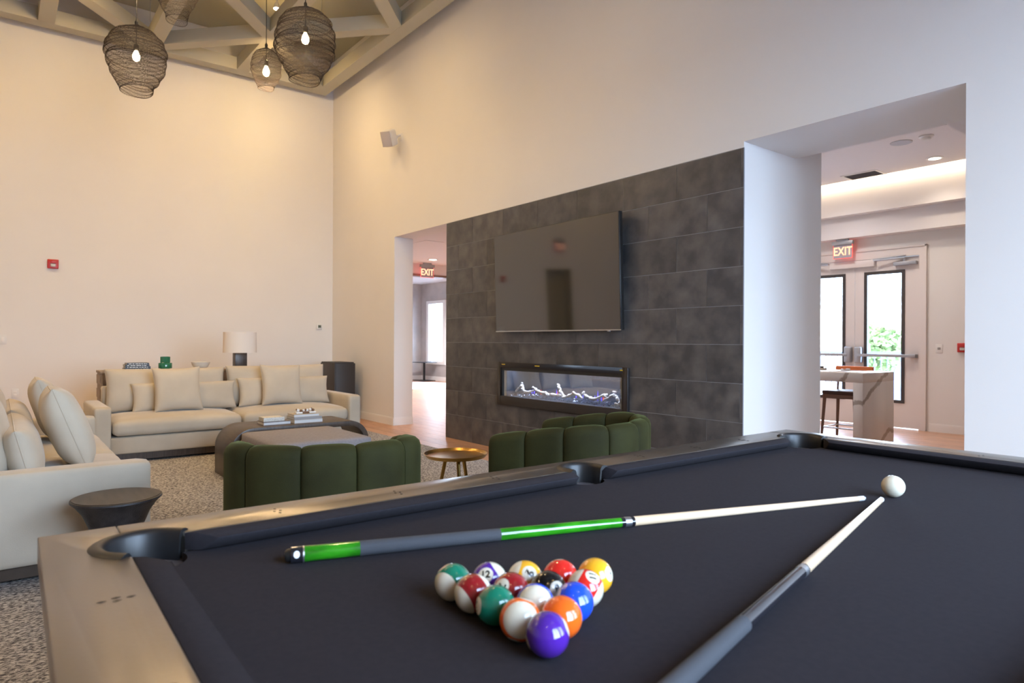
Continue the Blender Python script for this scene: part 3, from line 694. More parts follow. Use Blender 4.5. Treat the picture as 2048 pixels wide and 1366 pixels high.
for k, lg in enumerate(logs):
    n_ = 5; pts = []
    for i in range(len(lg)-1):
        for q in range(n_):
            s = q/n_; pts.append((lg[i][0]+(lg[i+1][0]-lg[i][0])*s, .12+.03*math.sin(k*1.7+i), lg[i][1]+(lg[i+1][1]-lg[i][1])*s))
    pts.append((lg[-1][0], .12+.02*math.sin(k), lg[-1][1]))
    pts = [(x+mnoise.noise(Vector((x*20, k, 0)))*.004, y+mnoise.noise(Vector((x*9, k, 5)))*.03, z+mnoise.noise(Vector((x*22, k, 9)))*.005) for x, y, z in pts]
    rr = [(.015+.004*math.sin(i*1.3+k))*(1-.35*abs(2*i/(len(pts)-1)-1)**2) for i in range(len(pts))]
    if len(lg) == 2: rr = [.011]*len(pts)
    MB().path(pts, rr, 8).obj('driftwood', M['driftwood'], fp, smooth=True)
m_ = MB(); rnd = random.Random(5)
for k in range(900):
    x, y, s = rnd.uniform(.68, 2.37), rnd.uniform(.02, .30), rnd.uniform(.005, .010); z = .616+s*.3+rnd.uniform(0, .012)
    a = rnd.uniform(0, 6.28); p = [(x+s*math.cos(a), y+s*math.sin(a), z), (x+s*math.cos(a+2.1), y+s*math.sin(a+2.1), z+s*.2), (x+s*math.cos(a+4.2), y+s*math.sin(a+4.2), z-.2*s), (x, y, z+s), (x, y, z-s*.8)]
    m_.add(p, [(0, 1, 3), (1, 2, 3), (2, 0, 3), (1, 0, 4), (2, 1, 4), (0, 2, 4)])
m_.obj('crushed_glass', M['crystal'], fp, kind='stuff')
for k, (x, h, mm) in enumerate([(.93, .07, 0), (1.045, .06, 1), (.89, .05, 0), (1.30, .075, 0), (1.315, .06, 1), (1.355, .06, 0), (1.60, .06, 0), (1.70, .045, 0), (1.91, .10, 0), (1.985, .05, 1), (1.96, .05, 0), (2.0, .04, 1), (2.27, .075, 0), (2.245, .11, 0), (2.36, .07, 0), (2.345, .05, 0), (1.87, .05, 0), (2.325, .05, 1)]):
    pr = [(.001, 0), (.006, .15*h), (.005, .4*h), (.002, .8*h), (.0003, h)]
    MB().lathe(pr, 8, (x, .20, .64)).obj('flame', M['flameo'] if mm else M['flameb'], fp, smooth=True)

tv = thing('television', (1.55, -.115, 1.865), 'large black wall mounted television reflecting the room', 'television')
tv.rotation_euler = (math.radians(2.0), 0, 0)
MB().box(-.938, .938, 0, .045, -.535, .535).obj('casing', M['black'], tv, bevel=.004)
MB().box(-.930, .930, -.0015, .002, -.526, .528).obj('screen', M['screen'], tv)
MB().box(-.938, .938, -.003, .0, -.537, -.527).obj('bezel', M['steel'], tv)
MB().box(.77, .80, -.004, .01, -.546, -.537).obj('sensor', M['bookgrey'], tv)
MB().box(-.3, .3, .045, .07, -.25, .25).box(-.3, -.2, .07, .10, -.2, .2).box(.2, .3, .07, .10, -.2, .2).obj('mount', M['bmetal'], tv)

# ================================================================== LOUNGE
ZR = .012
rug = MB().box(-1.9, 5.6, -5.9, -.580, 0.0, ZR).obj('area_rug', M['rug'], label='large flecked grey and beige area rug under the sofas and chairs', cat='rug')
m_ = MB().lathe([(1.45, 0), (1.45, .01), (1.40, .014)], 48, (-9.2, 4.3, 0)).obj('round_rug', mat('pale_blue_rug', (.62, .66, .68), .95), label='pale round rug on the lobby floor beyond the left opening', cat='rug')

def sofa(loc, rz, label, L=2.743, D=1.02):
    """front faces local +X, runs along Y, centred on Y; x=0 is the front plane"""
    t = thing('sofa', loc, label, 'sofa', rz)
    def soft(name, x0, x1, y0, y1, z0, z1, r, n=9, mt='sofa', crown=0.0, **k):
        me = rbox((x1-x0)/2, (y1-y0)/2, (z1-z0)/2, r, n, crown, **k); o = link(name, me, M[mt], t, smooth=True); o.location = ((x0+x1)/2, (y0+y1)/2, (z0+z1)/2); return o
    h = L/2; aw = .150
    for (x, y) in ((-.08, -h+.12), (-.08, h-.12), (-D+.1, -h+.12), (-D+.1, h-.12)):
        MB().box(x-.03, x+.03, y-.03, y+.03, 0, .09).obj('leg', M['darkwood'], t)
    MB().box(-D+.06, -.05, -h+.06, h-.06, .02, .088).obj('plinth', M['darkwood'], t)
    soft('base', -D, -.012, -h+aw-.01, h-aw+.01, .088, .255, .012, 6)
    soft('arm', -D, 0, -h, -h+aw, .088, .556, .028); soft('arm', -D, 0, h-aw, h, .088, .556, .028)
    soft('back_frame', -D, -D+.17, -h+aw+.01, h-aw-.01, .20, .712, .03)
    for s in (-1, 1):
        y0, y1 = (-h+aw+.008, -.006) if s < 0 else (.006, h-aw-.008)
        soft('seat_cushion', -D+.16, .012, y0, y1, .262, .418, .06, 12, 'sofa', .045, seed=s*5, wr=.004)
    return t
S1 = sofa((-.862, -2.405, ZR), 0, 'long beige velvet sofa standing parallel to the far wall in front of the console')
S2 = sofa((1.12, -3.835, ZR), math.radians(90), 'near beige velvet sofa at the left edge with its arm end towards the pool table')

def put_pillow(w_, h, t_, loc, rot, label, name='throw_pillow', seed=0, group=None, full=.42, mt='pillow', cat='pillow', pull=.07, wr=.006):
    me = pillow(w_, h, t_, seed, pull=pull, full=full, wr=wr); o = link(name, me, M[mt], None, smooth=True, label=label, cat=cat, group=group)
    o.location = loc; o.rotation_euler = rot
    # piped seam as a part
    n = 60; pts = []
    for k in range(n):
        a = k/n*4; i = int(a); f = -1+2*(a-i); f = math.sin(f*math.pi/2)
        u, v = ((f, -1), (1, f), (-f, 1), (-1, -f))[i]
        pts.append((w_/2*u*(1-pull*(1-v*v)*abs(u)), 0, h/2*v*(1-pull*(1-u*u)*abs(v))))
    MB().path(pts+[pts[0]], .0035, 5, cap=False).obj('seam', M[mt], o, smooth=True)
    return o
# local frame on sofa 1: pillows face +X -> rotate so that local Y (thickness) points along X
def on_sofa(S, x, y, z, w_, h, t_, lean, label, seed, yaw=0, roll=0, **k):
    base_rz = S.rotation_euler[2]
    P = Matrix.Rotation(base_rz, 3, 'Z') @ Vector((x, y, 0)) + Vector(S.location)
    o = put_pillow(w_, h, t_, (P.x, P.y, ZR+z), (0, 0, 0), label, seed=seed, **k)
    R_ = Matrix.Rotation(base_rz+math.radians(90)+math.radians(yaw), 3, 'Z') @ Matrix.Rotation(math.radians(lean), 3, 'X') @ Matrix.Rotation(math.radians(roll), 3, 'Y')
    o.rotation_euler = R_.to_euler(); return o
# thickness -Y side of the pillow looks to +X of the sofa; positive lean tips the top backwards
BC = dict(name='back_cushion', cat='cushion', full=.36, pull=.035)
on_sofa(S1, -.755, -.600, .665, 1.20, .46, .26, -9, 'wide beige back cushion on the left half of the far sofa', 1, **BC)
on_sofa(S1, -.755, .615, .672, 1.19, .47, .26, -9, 'wide beige back cushion on the right half of the far sofa', 2, **BC)
on_sofa(S1, -.555, -.455, .592, 1.05, .31, .17, -14, 'low beige lumbar pillow on the left half of the far sofa', 3, yaw=1, name='lumbar_pillow', full=.4, pull=.045)
on_sofa(S1, -.555, .640, .605, 1.08, .33, .17, -14, 'low beige lumbar pillow on the right half of the far sofa', 4, yaw=-1, name='lumbar_pillow', full=.4, pull=.045)
on_sofa(S1, -.36, -.575, .685, .47, .48, .17, -17, 'square beige throw pillow at the middle of the far sofa left half', 5, roll=-1, pull=.09)
on_sofa(S1, -.40, .545, .690, .47, .48, .17, -17, 'square beige throw pillow at the middle of the far sofa right half', 6, roll=1.5, pull=.09)
on_sofa(S2, -.745, -.600, .665, 1.20, .46, .28, -9, 'wide beige back cushion nearest the camera on the near sofa', 7, **BC)
on_sofa(S2, -.745, .615, .665, 1.20, .46, .28, -9, 'wide beige back cushion at the far end of the near sofa', 8, **BC)
on_sofa(S2, -.555, -.64, .590, 1.08, .31, .19, -14, 'low beige lumbar pillow nearest the camera on the near sofa', 9, name='lumbar_pillow', full=.4, pull=.045)
on_sofa(S2, -.555, .62, .590, 1.05, .31, .19, -14, 'low beige lumbar pillow at the far end of the near sofa', 10, name='lumbar_pillow', full=.4, pull=.045)
on_sofa(S2, -.33, -.60, .690, .50, .50, .20, -20, 'square beige throw pillow leaning in front on the near sofa', 12, roll=1, pull=.09)
on_sofa(S2, -.36, .60, .690, .48, .49, .18, -18, 'square beige throw pillow peeking behind the leaning one on the near sofa', 13, pull=.09)

# tub chairs with channel tufting
def tub_chair(loc, rz, label):
    t = thing('tub_chair', loc, label, 'chair', rz, group='green velvet tub chairs')
    A, B, Lf = .45-.055, .40-.055, .40; th = .055; pts = []
    for k in range(9): pts.append((Lf*(1-k/8), -A))
    for k in range(1, 40):
        a = math.radians(-90+180*k/40); c_, s_ = math.cos(a), math.sin(a); pts.append((-B*abs(c_)**.8, A*math.copysign(abs(s_)**.8, s_)))
    for k in range(9): pts.append((Lf*k/8, A))
    P = [Vector((*p, 0)) for p in pts]; cum = [0]
    for i in range(1, len(P)): cum.append(cum[-1]+(P[i]-P[i-1]).length)
    T_ = cum[-1]
    def at(s):
        s = max(0, min(T_, s))
        for i in range(1, len(P)):
            if s <= cum[i] or i == len(P)-1:
                f = (s-cum[i-1])/(cum[i]-cum[i-1]); p = P[i-1].lerp(P[i], f)
                q0 = P[max(i-2, 0)]; q1 = P[min(i+1, len(P)-1)]; d = (q1-q0).normalized(); return p, Vector((d.y, -d.x, 0))
    NCH = 9; w_ = T_/NCH
    def top(s): return .768-.085*max(0, (abs(s-T_/2)/(T_/2)-.40)/.60)**1.3
    for c_ in range(NCH):
        rings = []; ns = 16
        for i in range(ns+1):
            u = -1+2*i/ns; u = math.sin(u*math.pi/2); s = (c_+.5)*w_+u*w_*.497
            bul = max(0, 1-abs(u)**3.2)**.5; p, nrm = at(s); zt = top(s)-.016*(1-bul)
            ho = th*(.66+.38*bul); hi = th*(.66+.38*bul)
            ring = []
            z0 = .115
            r_ = .050
            ring += [(ho, z0+.0), (ho*1.0, .30), (ho*1.02, .50)]
            for a in range(0, 7):
                an = math.pi*a/6; ring.append((ho*math.cos(an) if an <= math.pi/2 else hi*math.cos(an), zt-r_+(r_+.0)*math.sin(an)*1.0))
            ring += [(-hi, .50), (-hi, .30), (-hi, z0)]
            rings.append([tuple(p+nrm*a+Vector((0, 0, b))) for a, b in ring])
        MB().loft(rings).obj('back_channel', M['green'], t, smooth='auto')
    # seat and base
    poly = []
    for k in range(24):
        a = math.radians(90+180*k/23); poly.append((-.02+(B-.05)*math.cos(a)*1.0, (A-.055)*math.sin(a)))
    poly += [(.36, -(A-.055)), (.36, (A-.055))]
    MB().prism(poly, .30, .45).obj('seat', M['green'], t, bevel=.03, seg=4)
    MB().prism([(x*1.08, y*1.10) for x, y in poly], .06, .30).obj('base', M['green'], t, bevel=.02, seg=3)
    MB().prism([(x*.92, y*.92) for x, y in poly], 0, .065).obj('plinth', M['bmetal'], t)
    return t
tub_chair((3.47, -3.25, ZR), math.radians(160), 'green velvet channel tufted tub chair nearest the pool table corner pocket')
tub_chair((3.67, -1.74, ZR), math.radians(207), 'green velvet channel tufted tub chair in front of the slate wall')

# waterfall coffee table
ct = thing('coffee_table', (.355, -2.284, ZR), 'dark wood waterfall coffee table with rounded ends between the sofas', 'table')
def wf(L, H, R_, th, W_):
    out = []; inn = []
    def arc(cx, cz, r, a0, a1, n=12): return [(cx+r*math.cos(math.radians(a0+(a1-a0)*k/n)), cz+r*math.sin(math.radians(a0+(a1-a0)*k/n))) for k in range(n+1)]
    h = L/2; ri = R_-th
    out = [(-h, 0)]+arc(-h+R_, H-R_, R_, 180, 90)+arc(h-R_, H-R_, R_, 90, 0)+[(h, 0)]
    inn = [(-h+th, 0)]+arc(-h+R_, H-R_, ri, 180, 90)+arc(h-R_, H-R_, ri, 90, 0)+[(h-th, 0)]
    m_ = MB(); n = len(out); vs = []
    for x in (-W_/2, W_/2):
        for p in out: vs.append((x, p[0], p[1]))
        for p in inn: vs.append((x, p[0], p[1]))
    fs = []
    for i in range(n-1):
        fs += [(i, i+1, 2*n+i+1, 2*n+i), (n+i, 3*n+i, 3*n+i+1, n+i+1), (i, n+i, n+i+1, i+1), (2*n+i, 2*n+i+1, 3*n+i+1, 3*n+i)]
    fs += [(0, 2*n, 3*n, n), (n-1, 2*n-1, 4*n-1, 3*n-1)]
    return m_.add(vs, fs)
wf(1.288, .443, .20, .048, .51).obj('waterfall_top', M['darkwood'], ct, bevel=.003, smooth='auto')
# ottoman
ot = thing('ottoman', (1.08, -2.45, ZR), 'square grey woven ottoman pushed up to the coffee table', 'ottoman')
o_ = link('cushion_top', rbox(.44, .405, .19, .03, 9, .006), M['ottoman'], ot, smooth=True); o_.location = (0, 0, .232)
for sx_ in (-1, 1):
    for sy_ in (-1, 1): MB().box(-.02, .02, -.02, .02, 0, .05).obj('leg', M['bmetal'], ot).location = (sx_*.38, sy_*.35, 0)

def book(loc, w_, d, h, rz, cover, label, spine=None, group=None, lettered=False, name='book'):
    """width along Y, depth along X; page edge to +X"""
    t = thing(name, loc, label, 'book', rz, group=group)
    MB().box(-d/2, d/2-.002, -w_/2+.002, w_/2-.002, .003, h-.003).obj('pages', M['paper'], t)
    m_ = MB().box(-d/2, d/2, -w_/2, w_/2, 0, .003).box(-d/2, d/2, -w_/2, w_/2, h-.003, h)
    if spine == '+x': m_.box(d/2-.003, d/2, -w_/2, w_/2, .003, h-.003)
    else: m_.box(-d/2, -d/2+.003, -w_/2, w_/2, .003, h-.003)
    m_.obj('cover', M[cover], t)
    if lettered:
        rnd = random.Random(int(h*1e5)+int(w_*1e4)); y = -w_/2+.02; q = MB()
        while y < w_/2-.03:
            l = rnd.uniform(.008, .03); q.box(d/2, d/2+.0006, y, y+l, h*.30, h*.68); y += l+rnd.uniform(.002, .012)
        q.obj('spine_lettering', M['white'], t)
    return t
TZ = ZR+.443
book((.40, -2.490, TZ), .245, .19, .028, 0, 'booktaupe', 'taupe hardback lying under the speckled box on the coffee table')
t = link('speckled_box', rbox(.075, .095, .019, .004, 3), M['stone'], None, smooth='auto', label='small speckled stone box lying on the taupe book', cat='box'); t.location = (.395, -2.510, TZ+.028+.0195)
book((.41, -2.205, TZ), .27, .21, .032, 0, 'booktan', 'thick white paged book at the bottom of the stack on the coffee table', group='book stack on the coffee table')
book((.405, -2.208, TZ+.0325), .265, .20, .022, .02, 'bookgrey', 'grey book in the middle of the stack on the coffee table', spine='+x', group='book stack on the coffee table')
book((.40, -2.215, TZ+.055), .24, .19, .024, -.02, 'booktan', 'pale tan book on top of the stack on the coffee table', group='book stack on the coffee table')
kn = thing('bead_sculpture', (.42, -2.20, TZ+.080), 'small white and brown sculpture of beads on top of the book stack', 'ornament')
MB().box(-.02, .02, -.095, -.035, 0, .016).box(-.02, .02, .03, .095, 0, .016).obj('white_block', M['knotw'], kn, bevel=.004)
MB().box(-.02, .02, -.033, .028, 0, .016).obj('brown_block', M['knotb'], kn, bevel=.004)
for k, (y, z, r, c_) in enumerate([(-.075, .040, .016, 0), (-.085, .045, .010, 1), (-.045, .034, .013, 1), (-.02, .036, .011, 0), (.0, .040, .012, 1), (.012, .036, .015, 0), (.045, .043, .013, 0), (.055, .048, .011, 1), (.072, .036, .014, 1)]):
    me = bpy.data.meshes.new('bead'); bm = bmesh.new(); bmesh.ops.create_uvsphere(bm, u_segments=12, v_segments=8, radius=r); bm.to_mesh(me); bm.free()
    o = link('bead', me, M['knotb'] if c_ else M['knotw'], kn, smooth=True); o.location = (0, y, z-.008)
MB().path([(0, -.085, .028), (0, -.04, .022), (0, 0, .026), (0, .04, .028), (0, .075, .024)], .004, 6).obj('cord', M['knotb'], kn, smooth=True)

# brass side table
bt = thing('side_table', (2.667, -1.975, ZR), 'round brass tray side table on thin legs between the green chairs', 'table')
MB().lathe([(.02, .405), (.205, .407), (.225, .432), (.220, .433), (.200, .416), (.01, .414)], 48, cap=False).obj('tray_top', M['brass'], bt, smooth='auto')
for k in range(3):
    a = math.radians(100+120*k); MB().tube((.07*math.cos(a), .07*math.sin(a), .407), (.155*math.cos(a), .155*math.sin(a), 0), .014, .009, 10).obj('leg', M['brass'], bt, smooth='auto')
# black flared stool
st = thing('accent_stool', (2.80, -4.035, ZR), 'black flared wooden side stool beside the arm of the near sofa', 'stool')
MB().lathe([(.13, 0), (.125, .06), (.108, .16), (.105, .22), (.118, .31), (.145, .375), (.175, .418), (.196, .438), (.195, .446), (.188, .4485)], 56).obj('body', M['blackwood'], st, smooth='auto')
MB().lathe([(.187, .449), (.187, .4505), (.001, .4505)], 56).obj('seat_top', M['stooltop'], st, smooth='auto')

# console behind the far sofa
cs = thing('console_table', (-2.16, -2.35, 0), 'weathered grey wood console with drawers behind the far sofa', 'console')
MB().box(-.20, .20, -1.26, 1.26, .845, .872).obj('top', M['greywood'], cs, bevel=.003)
MB().box(-.19, .19, -1.25, 1.25, .42, .845).obj('carcass', M['greywood'], cs)
for k in range(5):
    for z in (.62, .775):
        if True: MB().box(.19, .20, -1.235+k*.494, -1.235+k*.494+.484, z-.055, z+.055).obj('drawer', M['greywood2'], cs, bevel=.003)
for x in (-.16, .16):
    for y in (-1.2, 1.2): MB().box(x-.025, x+.025, y-.025, y+.025, 0, .42).obj('leg', M['greywood'], cs)
for s in (-1,):
    for z in (.62, .775): MB().box(-.165, .165, -1.259, -1.25, z-.05, z+.05).obj('side_panel', M['greywood'], cs)
CT = .872
hh = 0
for k, (h_, w_, dy, nm) in enumerate([(.024, .265, 0, 'lowest black book with white lettering in the stack on the console'), (.020, .255, .004, 'second lowest black book of the stack on the console'),
                                     (.020, .245, -.003, 'second highest black book of the stack on the console'), (.018, .225, .003, 'topmost black book of the stack on the console')]):
    book((-2.14, -3.235+dy, CT+hh), w_, .18, h_, 0, 'bookdark', nm, spine='+x', group='black books on the console', lettered=True); hh += h_+.0004
vs_ = thing('vase', (-2.15, -2.934, CT), 'green glass candle vase with a wide stepped foot on the console', 'vase')
MB().lathe([(.052, 0), (.052, .012), (.072, .013), (.074, .028), (.074, .072), (.070, .078), (.050, .082)], 32).obj('foot', M['vase'], vs_, smooth='auto')
vm = []
for i, (r, z) in enumerate([(.050, .0825), (.051, .10), (.052, .15), (.046, .152), (.044, .09)]):
    vm.append([((r+.0015*math.cos(j*math.pi))*math.cos(2*math.pi*j/48), (r+.0015*math.cos(j*math.pi))*math.sin(2*math.pi*j/48), z) for j in range(48)])
MB().loft(vm).obj('ribbed_cup', M['vase'], vs_, smooth='auto')
MB().lathe([(.055, 0), (.070, .008), (.098, .05), (.108, .082), (.103, .083), (.088, .045), (.05, .016), (.001, .014)], 40, (-2.15, -2.545, CT), cap=False).obj('bowl', M['ceramic'], smooth='auto', label='shallow cream ceramic bowl on the console', cat='bowl')
tl = thing('table_lamp', (-2.15, -2.085, CT), 'table lamp with a wide linen drum shade and dark block base on the console', 'lamp')
MB().box(-.060, .060, -.072, .072, 0, .19).obj('base', M['darkwood'], tl, bevel=.003)
MB().tube((0, 0, .19), (0, 0, .36), .006).tube((0, 0, .36), (.0, .16, .40), .002, n=5).tube((0, 0, .36), (.0, -.16, .40), .002, n=5).obj('stem', M['bmetal'], tl)
MB().lathe([(.200, .192), (.195, .452), (.193, .452), (.198, .192)], 48, cap=False).obj('lamp_shade', M['lamp_shade'], tl, smooth='auto')

# dark cabinet speaker in the corner behind the far sofa
cb = thing('corner_cabinet', (-3.25, -.30, 0), 'dark brown box cabinet in the corner behind the far sofa', 'cabinet', 0)
MB().box(-.30, .25, -.165, .165, 0, .872).obj('carcass', M['apron'], cb, bevel=.003)
MB().box(-.29, .23, -.155, .155, .872, .888).obj('top', M['apron'], cb)
MB().box(.25, .262, -.15, .165, .03, .868).obj('door', M['apron'], cb, bevel=.002)

# ================================================================== POOL TABLE
CLZ, RLZ = .820, .855
PT = thing('pool_table', (4.989, -4.435, 0), 'large black cloth pool table with metallic rails in the foreground', 'pool table', -.0144)
W_, L_ = 1.474, 2.600; RI = .127; NO = .180; MID = L_/2
def arcp(cx, cy, r, a0, a1, n=16): return [(cx+r*math.cos(math.radians(a0+(a1-a0)*k/n)), cy+r*math.sin(math.radians(a0+(a1-a0)*k/n))) for k in range(n+1)]
# rail tops; corner pocket holes centred near (.155,.155), radius .078
PC, PR = .158, .078
def rail_poly_short(flip):
    # near short rail v 0..RI, full width, cut by the two corner pocket circles
    def cut(cx):  # intersections of circle with v = RI
        dx = math.sqrt(PR**2-(RI-PC)**2); return dx
    dx = cut(PC); a = math.degrees(math.atan2(RI-PC, -dx)); b = math.degrees(math.atan2(RI-PC, dx))
    a = a % 360; b = b % 360
    left = arcp(PC, PC, PR, a, b, 14)            # from left intersection through the bottom to the right one
    right = [(W_-x, y) for x, y in left][::-1]
    pts = [(0, 0), (W_, 0), (W_, RI)]+right[0:0]+[(x, y) for x, y in reversed([(W_-x, y) for x, y in left][::-1])]
    # build counter-clockwise: bottom edge, right side, right pocket arc (from right intersection to left), inner edge, left pocket arc, left side
    rp = [(W_-x, y) for x, y in left]            # starts at W_-leftx (rightmost) and goes to the inner one
    pts = [(0, 0), (W_, 0), (W_, RI)]+rp+left[::-1]+[(0, RI)]
    if flip: pts = [(x, L_-y) for x, y in pts][::-1]
    return pts
MB().prism(rail_poly_short(False), RLZ-.05, RLZ).obj('short_rail', M['rail'], PT, bevel=.002)
MB().prism(rail_poly_short(True), RLZ-.05, RLZ).obj('short_rail', M['rail'], PT, bevel=.002)
MC, MR = .108, .062
def rail_poly_long(mir):
    g = .0018
    dy = math.sqrt(PR**2-(RI-PC)**2)
    # circle points between v=RI.. : left intersections of corner circle with v = RI+g side and with u = RI
    a_side = math.degrees(math.atan2(RI+g-PC, -math.sqrt(PR**2-(RI+g-PC)**2))) % 360      # on line v = RI+g
    a_in = math.degrees(math.atan2(dy, RI-PC)) % 360                                      # on line u = RI, upper
    c1 = arcp(PC, PC, PR, a_side, a_in, 12)                                               # from v=RI line up to u=RI line
    m0 = math.degrees(math.atan2(-math.sqrt(MR**2-(RI-MC)**2), RI-MC)) % 360
    m1 = math.degrees(math.atan2(math.sqrt(MR**2-(RI-MC)**2), RI-MC)) % 360
    mid = arcp(MC, MID, MR, m0, m1, 18) if m0 > m1 else arcp(MC, MID, MR, m0, m1)
    c2 = [(x, L_-y) for x, y in c1][::-1]
    pts = [(0, RI+g)]+c1+mid+c2+[(0, L_-RI-g)]
    if mir: pts = [(W_-x, y) for x, y in pts][::-1]
    return pts
MB().prism(rail_poly_long(False), RLZ-.05, RLZ-.0003).obj('long_rail', M['rail'], PT, bevel=.002)
MB().prism(rail_poly_long(True), RLZ-.05, RLZ-.0003).obj('long_rail', M['rail'], PT, bevel=.002)
# apron and body and legs
MB().box(.008, W_-.008, .008, L_-.008, RLZ-.075, RLZ-.052).obj('rail_edge', M['railside'], PT)
ap = MB(); ap.box(.02, .05, .02, L_-.02, .60, .78).box(W_-.05, W_-.02, .02, L_-.02, .60, .78).box(.05, W_-.05, .02, .05, .60, .78).box(.05, W_-.05, L_-.05, L_-.02, .60, .78); ap.obj('apron', M['apron'], PT)
for (x, y) in ((.2, .25), (W_-.2, .25), (.2, L_-.25), (W_-.2, L_-.25)): MB().box(x-.08, x+.08, y-.08, y+.08, ZR, .66).obj('leg', M['apron'], PT, bevel=.005)
MB().box(.05, W_-.05, .05, L_-.05, .60, .66).obj('under_frame', M['apron'], PT)
# bed cloth: polygon with pocket notches
def bed_poly():
    a0, a1, v0, v1 = .140, W_-.140, .140, L_-.140; r = .064; c = .162; P = []
    def n_corner(cx, cy, s0, s1): return arcp(cx, cy, r, s0, s1, 12)
    d = math.sqrt(r*r-(c-a0)**2)
    # lower-left corner: coming down left edge u=a0 from above to circle, arc through inside (towards +,+)
    P += n_corner(c, c, math.degrees(math.atan2(d, a0-c)), math.degrees(math.atan2(a0-c, d)), )      # upper-left -> lower-right via the (+,+) side
    P += [(W_-x, y) for x, y in n_corner(c, c, math.degrees(math.atan2(d, a0-c)), math.degrees(math.atan2(a0-c, d)))][::-1]
    mc, mr = .118, .060; dm = math.sqrt(mr*mr-(a0-mc)**2); am = math.degrees(math.atan2(dm, a0-mc))
    P += [(W_-x, y) for x, y in arcp(mc, MID, mr, -am, am, 12)]
    P += [(W_-x, L_-y) for x, y in n_corner(c, c, math.degrees(math.atan2(d, a0-c)), math.degrees(math.atan2(a0-c, d)))]
    P += [(x, L_-y) for x, y in n_corner(c, c, math.degrees(math.atan2(d, a0-c)), math.degrees(math.atan2(a0-c, d)))][::-1]
    P += arcp(mc, MID, mr, am, -am, 12)
    return P
MB().prism(bed_poly(), CLZ-.03, CLZ).obj('bed_cloth', M['cloth'], PT)
# cushions: loft of section rings along the rail, ends mitred
def cushion(p0, p1, nrm, e0, e1):
    """p0,p1: end points on the rail edge line; nrm: inward direction; e0,e1: extra setback of the nose at each end"""
    p0 = Vector(p0); p1 = Vector(p1); d = (p1-p0).normalized(); n_ = Vector(nrm); L2 = (p1-p0).length
    sec = [(0.0, RLZ-.001), (.018, RLZ+.0005), (.040, RLZ-.003), (.050, RLZ-.006), (.0535, CLZ+.030), (.050, CLZ+.024), (.030, CLZ+.004), (.020, CLZ+.0005), (0.0, CLZ+.0005)]
    rings = []
    for (s, base_pt, e, sg) in ((0, p0, e0, 1), (1, p1, e1, -1)):
        ring = []
        for a, z in sec: ring.append((base_pt.x+n_.x*a+d.x*sg*e*(a/.0535), base_pt.y+n_.y*a+d.y*sg*e*(a/.0535), z))
        rings.append(ring)
    # subdivide lengthways
    full = [rings[0]]
    full.append([tuple(Vector(a).lerp(Vector(b), .06)) for a, b in zip(*rings)]); full.append([tuple(Vector(a).lerp(Vector(b), .94)) for a, b in zip(*rings)]); full.append(rings[1])
    return MB().loft(full).obj('rail_cushion', M['cloth'], PT, smooth='auto', bevel=.002)
ce, cm = .228, .060
for mir in (0, 1):
    X = RI if not mir else W_-RI; nx = (1, 0) if not mir else (-1, 0)
    cushion((X, ce), (X, MID-cm), nx, .050, .016); cushion((X, MID+cm), (X, L_-ce), nx, .016, .050)
cushion((ce, RI), (W_-ce, RI), (0, 1), .050, .050); cushion((ce, L_-RI), (W_-ce, L_-RI), (0, -1), .050, .050)
# pocket liners
def liner(cx, cy, r, a0, a1, ext, dirv, n=28, zrim=.006):
    path = arcp(cx, cy, r, a0, a1, n)
    d = Vector(dirv)
    p_s = (path[0][0]+d.x*ext, path[0][1]+d.y*ext); p_e = (path[-1][0]+d.x*ext, path[-1][1]+d.y*ext)
    pts = [p_s]+path+[p_e]
    rings = []
    zt = RLZ+zrim
    for i, p in enumerate(pts):
        c_ = Vector((cx, cy)); 
        if i == 0: o_ = (Vector(path[0])-c_).normalized()
        elif i == len(pts)-1: o_ = (Vector(path[-1])-c_).normalized()
        else: o_ = (Vector(p)-c_).normalized()
        sec = [(-.010, .70), (-.006, .815), (-.003, zt-.010), (.001, zt-.003), (.007, zt), (.015, zt-.001), (.021, zt-.004), (.024, RLZ-.0005), (.012, RLZ-.002), (.002, RLZ-.01), (-.001, .815), (-.006, .70)]
        rings.append([(p[0]+o_.x*a, p[1]+o_.y*a, z) for a, z in sec])
    return MB().loft(rings).obj('pocket_liner', M['rubber'], PT, smooth='auto')
liner(PC, PC, .068, 135-0, 315, .022, (.707, .707))
liner(W_-PC, PC, .068, -135, 45, .022, (-.707, .707))
liner(PC, L_-PC, .068, 45, 225, .022, (.707, -.707))
liner(W_-PC, L_-PC, .068, -45, 135, .022, (-.707, -.707))
liner(MC+.002, MID, .052, 80, 280, .020, (1, 0)); liner(W_-MC-.002, MID, .052, -100, 100, .020, (-1, 0))
for (x, y, r) in ((PC, PC, .070), (W_-PC, PC, .070), (PC, L_-PC, .070), (W_-PC, L_-PC, .070), (MC, MID, .055), (W_-MC, MID, .055)):
    MB().lathe([(r, .675), (r, .69)], 24, (x, y, 0)).obj('pocket_floor', M['leather'], PT)
# sight markers: clusters of four small lozenges inlaid in the rails
def marker(u, v, along):
    q = MB(); s = .0052
    for k, (a, b) in enumerate(((-.0185, 0), (.0185, 0), (0, .0065), (0, -.0065))):
        x, y = (u+a, v+b) if along == 'v' else (u+b, v+a)
        lx, ly = (s*1.15, s*.62) if along == 'v' else (s*.62, s*1.15)
        q.prism([(x-lx, y), (x, y-ly), (x+lx, y), (x, y+ly)], RLZ-.001, RLZ+.0004)
    q.obj('sight_marker', M['marker'], PT)
for v in (.424, .716, 1.010, 1.590, 1.884, 2.176):
    marker(.072, v, 'v'); marker(W_-.072, v, 'v')
for u in (.43, .737, 1.044):
    marker(u, .082, 'u'); marker(u, L_-.082, 'u')

